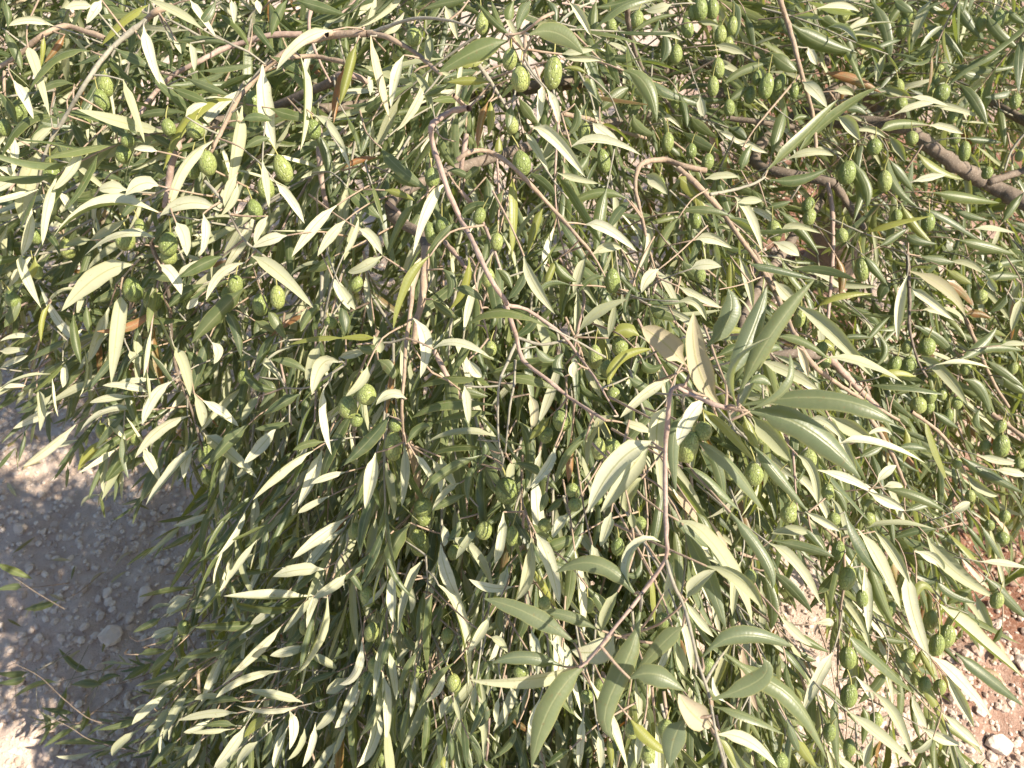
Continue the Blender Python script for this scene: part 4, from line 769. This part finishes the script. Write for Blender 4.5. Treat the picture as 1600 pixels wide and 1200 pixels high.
LOF = np.stack([LJ[:-1, :-1], LJ[:-1, 1:], LJ[1:, 1:], LJ[1:, :-1]], -1).reshape(-1, 4)
rest = rest_all[~lo[rest_all]]; deep = rest_all[lo[rest_all]]
A = np.repeat(np.array([[LEAF[i][3], LEAF[i][4], LEAF[i][5], 1] for i in rest]), NS * 5, axis=0); B = np.tile(BL, (len(rest), 1)); B[:, 2] = np.repeat(np.array([LEAF[i][6] for i in rest]), NS * 5)
Fr = (LF[None] + (np.arange(len(rest)) * NS * 5)[:, None, None]).reshape(-1, 4)
A2 = np.repeat(np.array([[LEAF[i][3], LEAF[i][4], LEAF[i][5], 1] for i in deep]), 18, axis=0); B2 = np.tile(BL[J], (len(deep), 1)); B2[:, 2] = np.repeat(np.array([LEAF[i][6] for i in deep]), 18)
A = np.vstack([A, A2]); B = np.vstack([B, B2]); V_ = np.vstack([verts[rest].reshape(-1, 3), verts[deep][:, J].reshape(-1, 3)])
Fr = np.vstack([Fr, (LOF[None] + (np.arange(len(deep)) * 18)[:, None, None]).reshape(-1, 4) + len(rest) * NS * 5])
print('leaves', NL, 'fine', len(rest), 'coarse', len(deep))
me = new_mesh('leaves', V_ - TREE_AT, Fr, [M_LEAF]); attr(me, 'leaf', A); attr(me, 'blade', B)
lv = link('leaves', me, TREE_AT, tree, TREE_AT); lv['kind'] = 'stuff'
for k2 in TWIG:
    if TWIG[k2]:
        o = link('twigs', tube_mesh('twigs', [(v - TREE_AT, f, c, 0) for v, f, c, _ in TWIG[k2]], M_BARK[k2]), TREE_AT, tree, TREE_AT); o['kind'] = 'stuff'

# --- olives: wrinkled drupes on a thin stalk, a few shapes shared by all
def olive_mesh(seed):
    r_ = np.random.RandomState(seed); nu, nv = 22, 15; V = []
    cells = [unit(r_.randn(3)) for q in range(46)]; lobes = [unit(r_.randn(3)) for q in range(5)]
    for i in range(nv + 1):
        th = math.pi * i / nv
        for j in range(nu):
            a = 2 * math.pi * j / nu; d = np.array([math.sin(th) * math.cos(a), math.sin(th) * math.sin(a), math.cos(th)])
            ds = np.sort([np.linalg.norm(d - c) for c in cells])[:2]; rid = min(1., (ds[1] - ds[0]) * 3.2)        # wrinkle network
            lob = sum(.05 * math.exp(-((np.linalg.norm(d - l) / .6) ** 2)) for l in lobes)
            rr = 1 - .026 * (1 - rid) - lob + .02 * r_.randn() * .3
            taper = 1 - .12 * d[2] * abs(d[2])
            V.append([d[0] * .5 * rr * taper, d[1] * .5 * rr * taper, d[2] * .5 * rr])
    V = np.array(V); V[:, 2] -= .5
    idx = np.arange((nv + 1) * nu).reshape(nv + 1, nu)
    F = np.stack([idx[:-1], idx[1:], np.roll(idx[1:], -1, 1), np.roll(idx[:-1], -1, 1)], -1).reshape(-1, 4); mi = np.zeros(len(F), int)
    bend = r_.uniform(-.35, .35, 2)
    tb = tube([[0, 0, -.04], [bend[0] * .3, bend[1] * .3, .25], [bend[0], bend[1], .62]], .045, .03, 5, .2, .05)
    F2 = tb[1] + len(V); V = np.vstack([V, tb[0]]); F = np.vstack([F, F2]); mi = np.concatenate([mi, np.ones(len(F2), int)])
    return V, F, mi
OSH = []
for q in range(9):
    V, F, mi = olive_mesh(200 + q); OSH.append((V, F, mi))
OL = []
for T in OLIVES:
    ox, oy = TILES[T]
    for row in OLIVES[T].split(';'):
        w = row.split(); px, py = ox + float(w[0]) * .3375, oy + float(w[1]) * .3375
        d = face(px, py) + (R.uniform(-.012, .0) if w[4] == 'y' else R.uniform(.0, .018))
        if (T, w[0]) in (('F', '45'), ('F', '115')): d = .47
        OL.append((at(px, py, d), float(w[2]) * .3375 / FPX * d, float(w[3]) * .3375 / FPX * d))
for p in FILL_OL:
    if len(OL) >= 296: break
    w = R.uniform(.0125, .016); OL.append((p + DOWN * .02 - FWD * .01, w, w * R.uniform(1.2, 1.5)))
OMESH = [new_mesh('olive', V * [.0150, .0150, .0205], F, [M_OLIVE, M_STALK], mi) for V, F, mi in OSH]
for c, w, h in OL:
    ax = unit(-UP * .9 + DOWN * .55 + RIGHT * R.normal(0, .18)); zc = -ax
    h3 = h / max(.75, math.sqrt(max(.1, 1 - (ax @ FWD) ** 2))); w = min(max(w, .010), .0185); h3 = min(max(h3, w * 1.08), w * 1.75)
    top_ = c + zc * h3 / 2; xx = unit(np.cross(zc, R.randn(3))); yy = np.cross(zc, xx)
    bi, bp, bd = nearest_branch(top_); par, pl = (BR[bi][0], BR[bi][1]) if bd < .04 else (tree, TREE_AT)
    o = link('olive', OMESH[R.randint(len(OMESH))], top_, par, pl)
    o.rotation_euler = Matrix(np.stack([xx, yy, zc], 1).tolist()).to_euler(); o.scale = (w / .0150, w / .0150, h3 / .0205)

# --- fallen leaves on the soil
fv, fA, fB, lit = [], [], [], np.random.RandomState(12)
for q in range(260):
    x, y = (lit.uniform(-1.2, -.2), lit.uniform(.5, 1.7)) if q % 2 else (lit.uniform(.2, 1.3), lit.uniform(.45, 1.6))
    a = lit.rand() * 6.28; L = lit.uniform(.03, .05); d = np.array([math.cos(a), math.sin(a), 0]); z = float(ground_z(np.array([x]), np.array([y]))[0]) + .006
    P = np.array([[x, y, z + lit.uniform(0, .006)], [x, y, z + lit.uniform(.003, .012)], [x, y, z]]) + np.outer([0, .5, 1], d * L)
    fv.append(blade(P, unit([lit.normal(0, .3), lit.normal(0, .3), 1 if lit.rand() < .6 else -1]), L / 5.5, .35))
    A = np.empty((NS * 5, 4)); A[:] = (lit.rand(), lit.uniform(.2, .6), lit.uniform(.2, .8), 1); fA.append(A); B = BL.copy(); B[:, 2] = lit.rand(); fB.append(B)
me = new_mesh('leaf_litter', np.concatenate(fv), (LF[None] + (np.arange(len(fv)) * NS * 5)[:, None, None]).reshape(-1, 4), [M_LEAF]); attr(me, 'leaf', np.concatenate(fA)); attr(me, 'blade', np.concatenate(fB))
ll = link('leaf_litter', me); ll['kind'] = 'stuff'; ll['label'] = 'dry fallen olive leaves strewn over the soil'
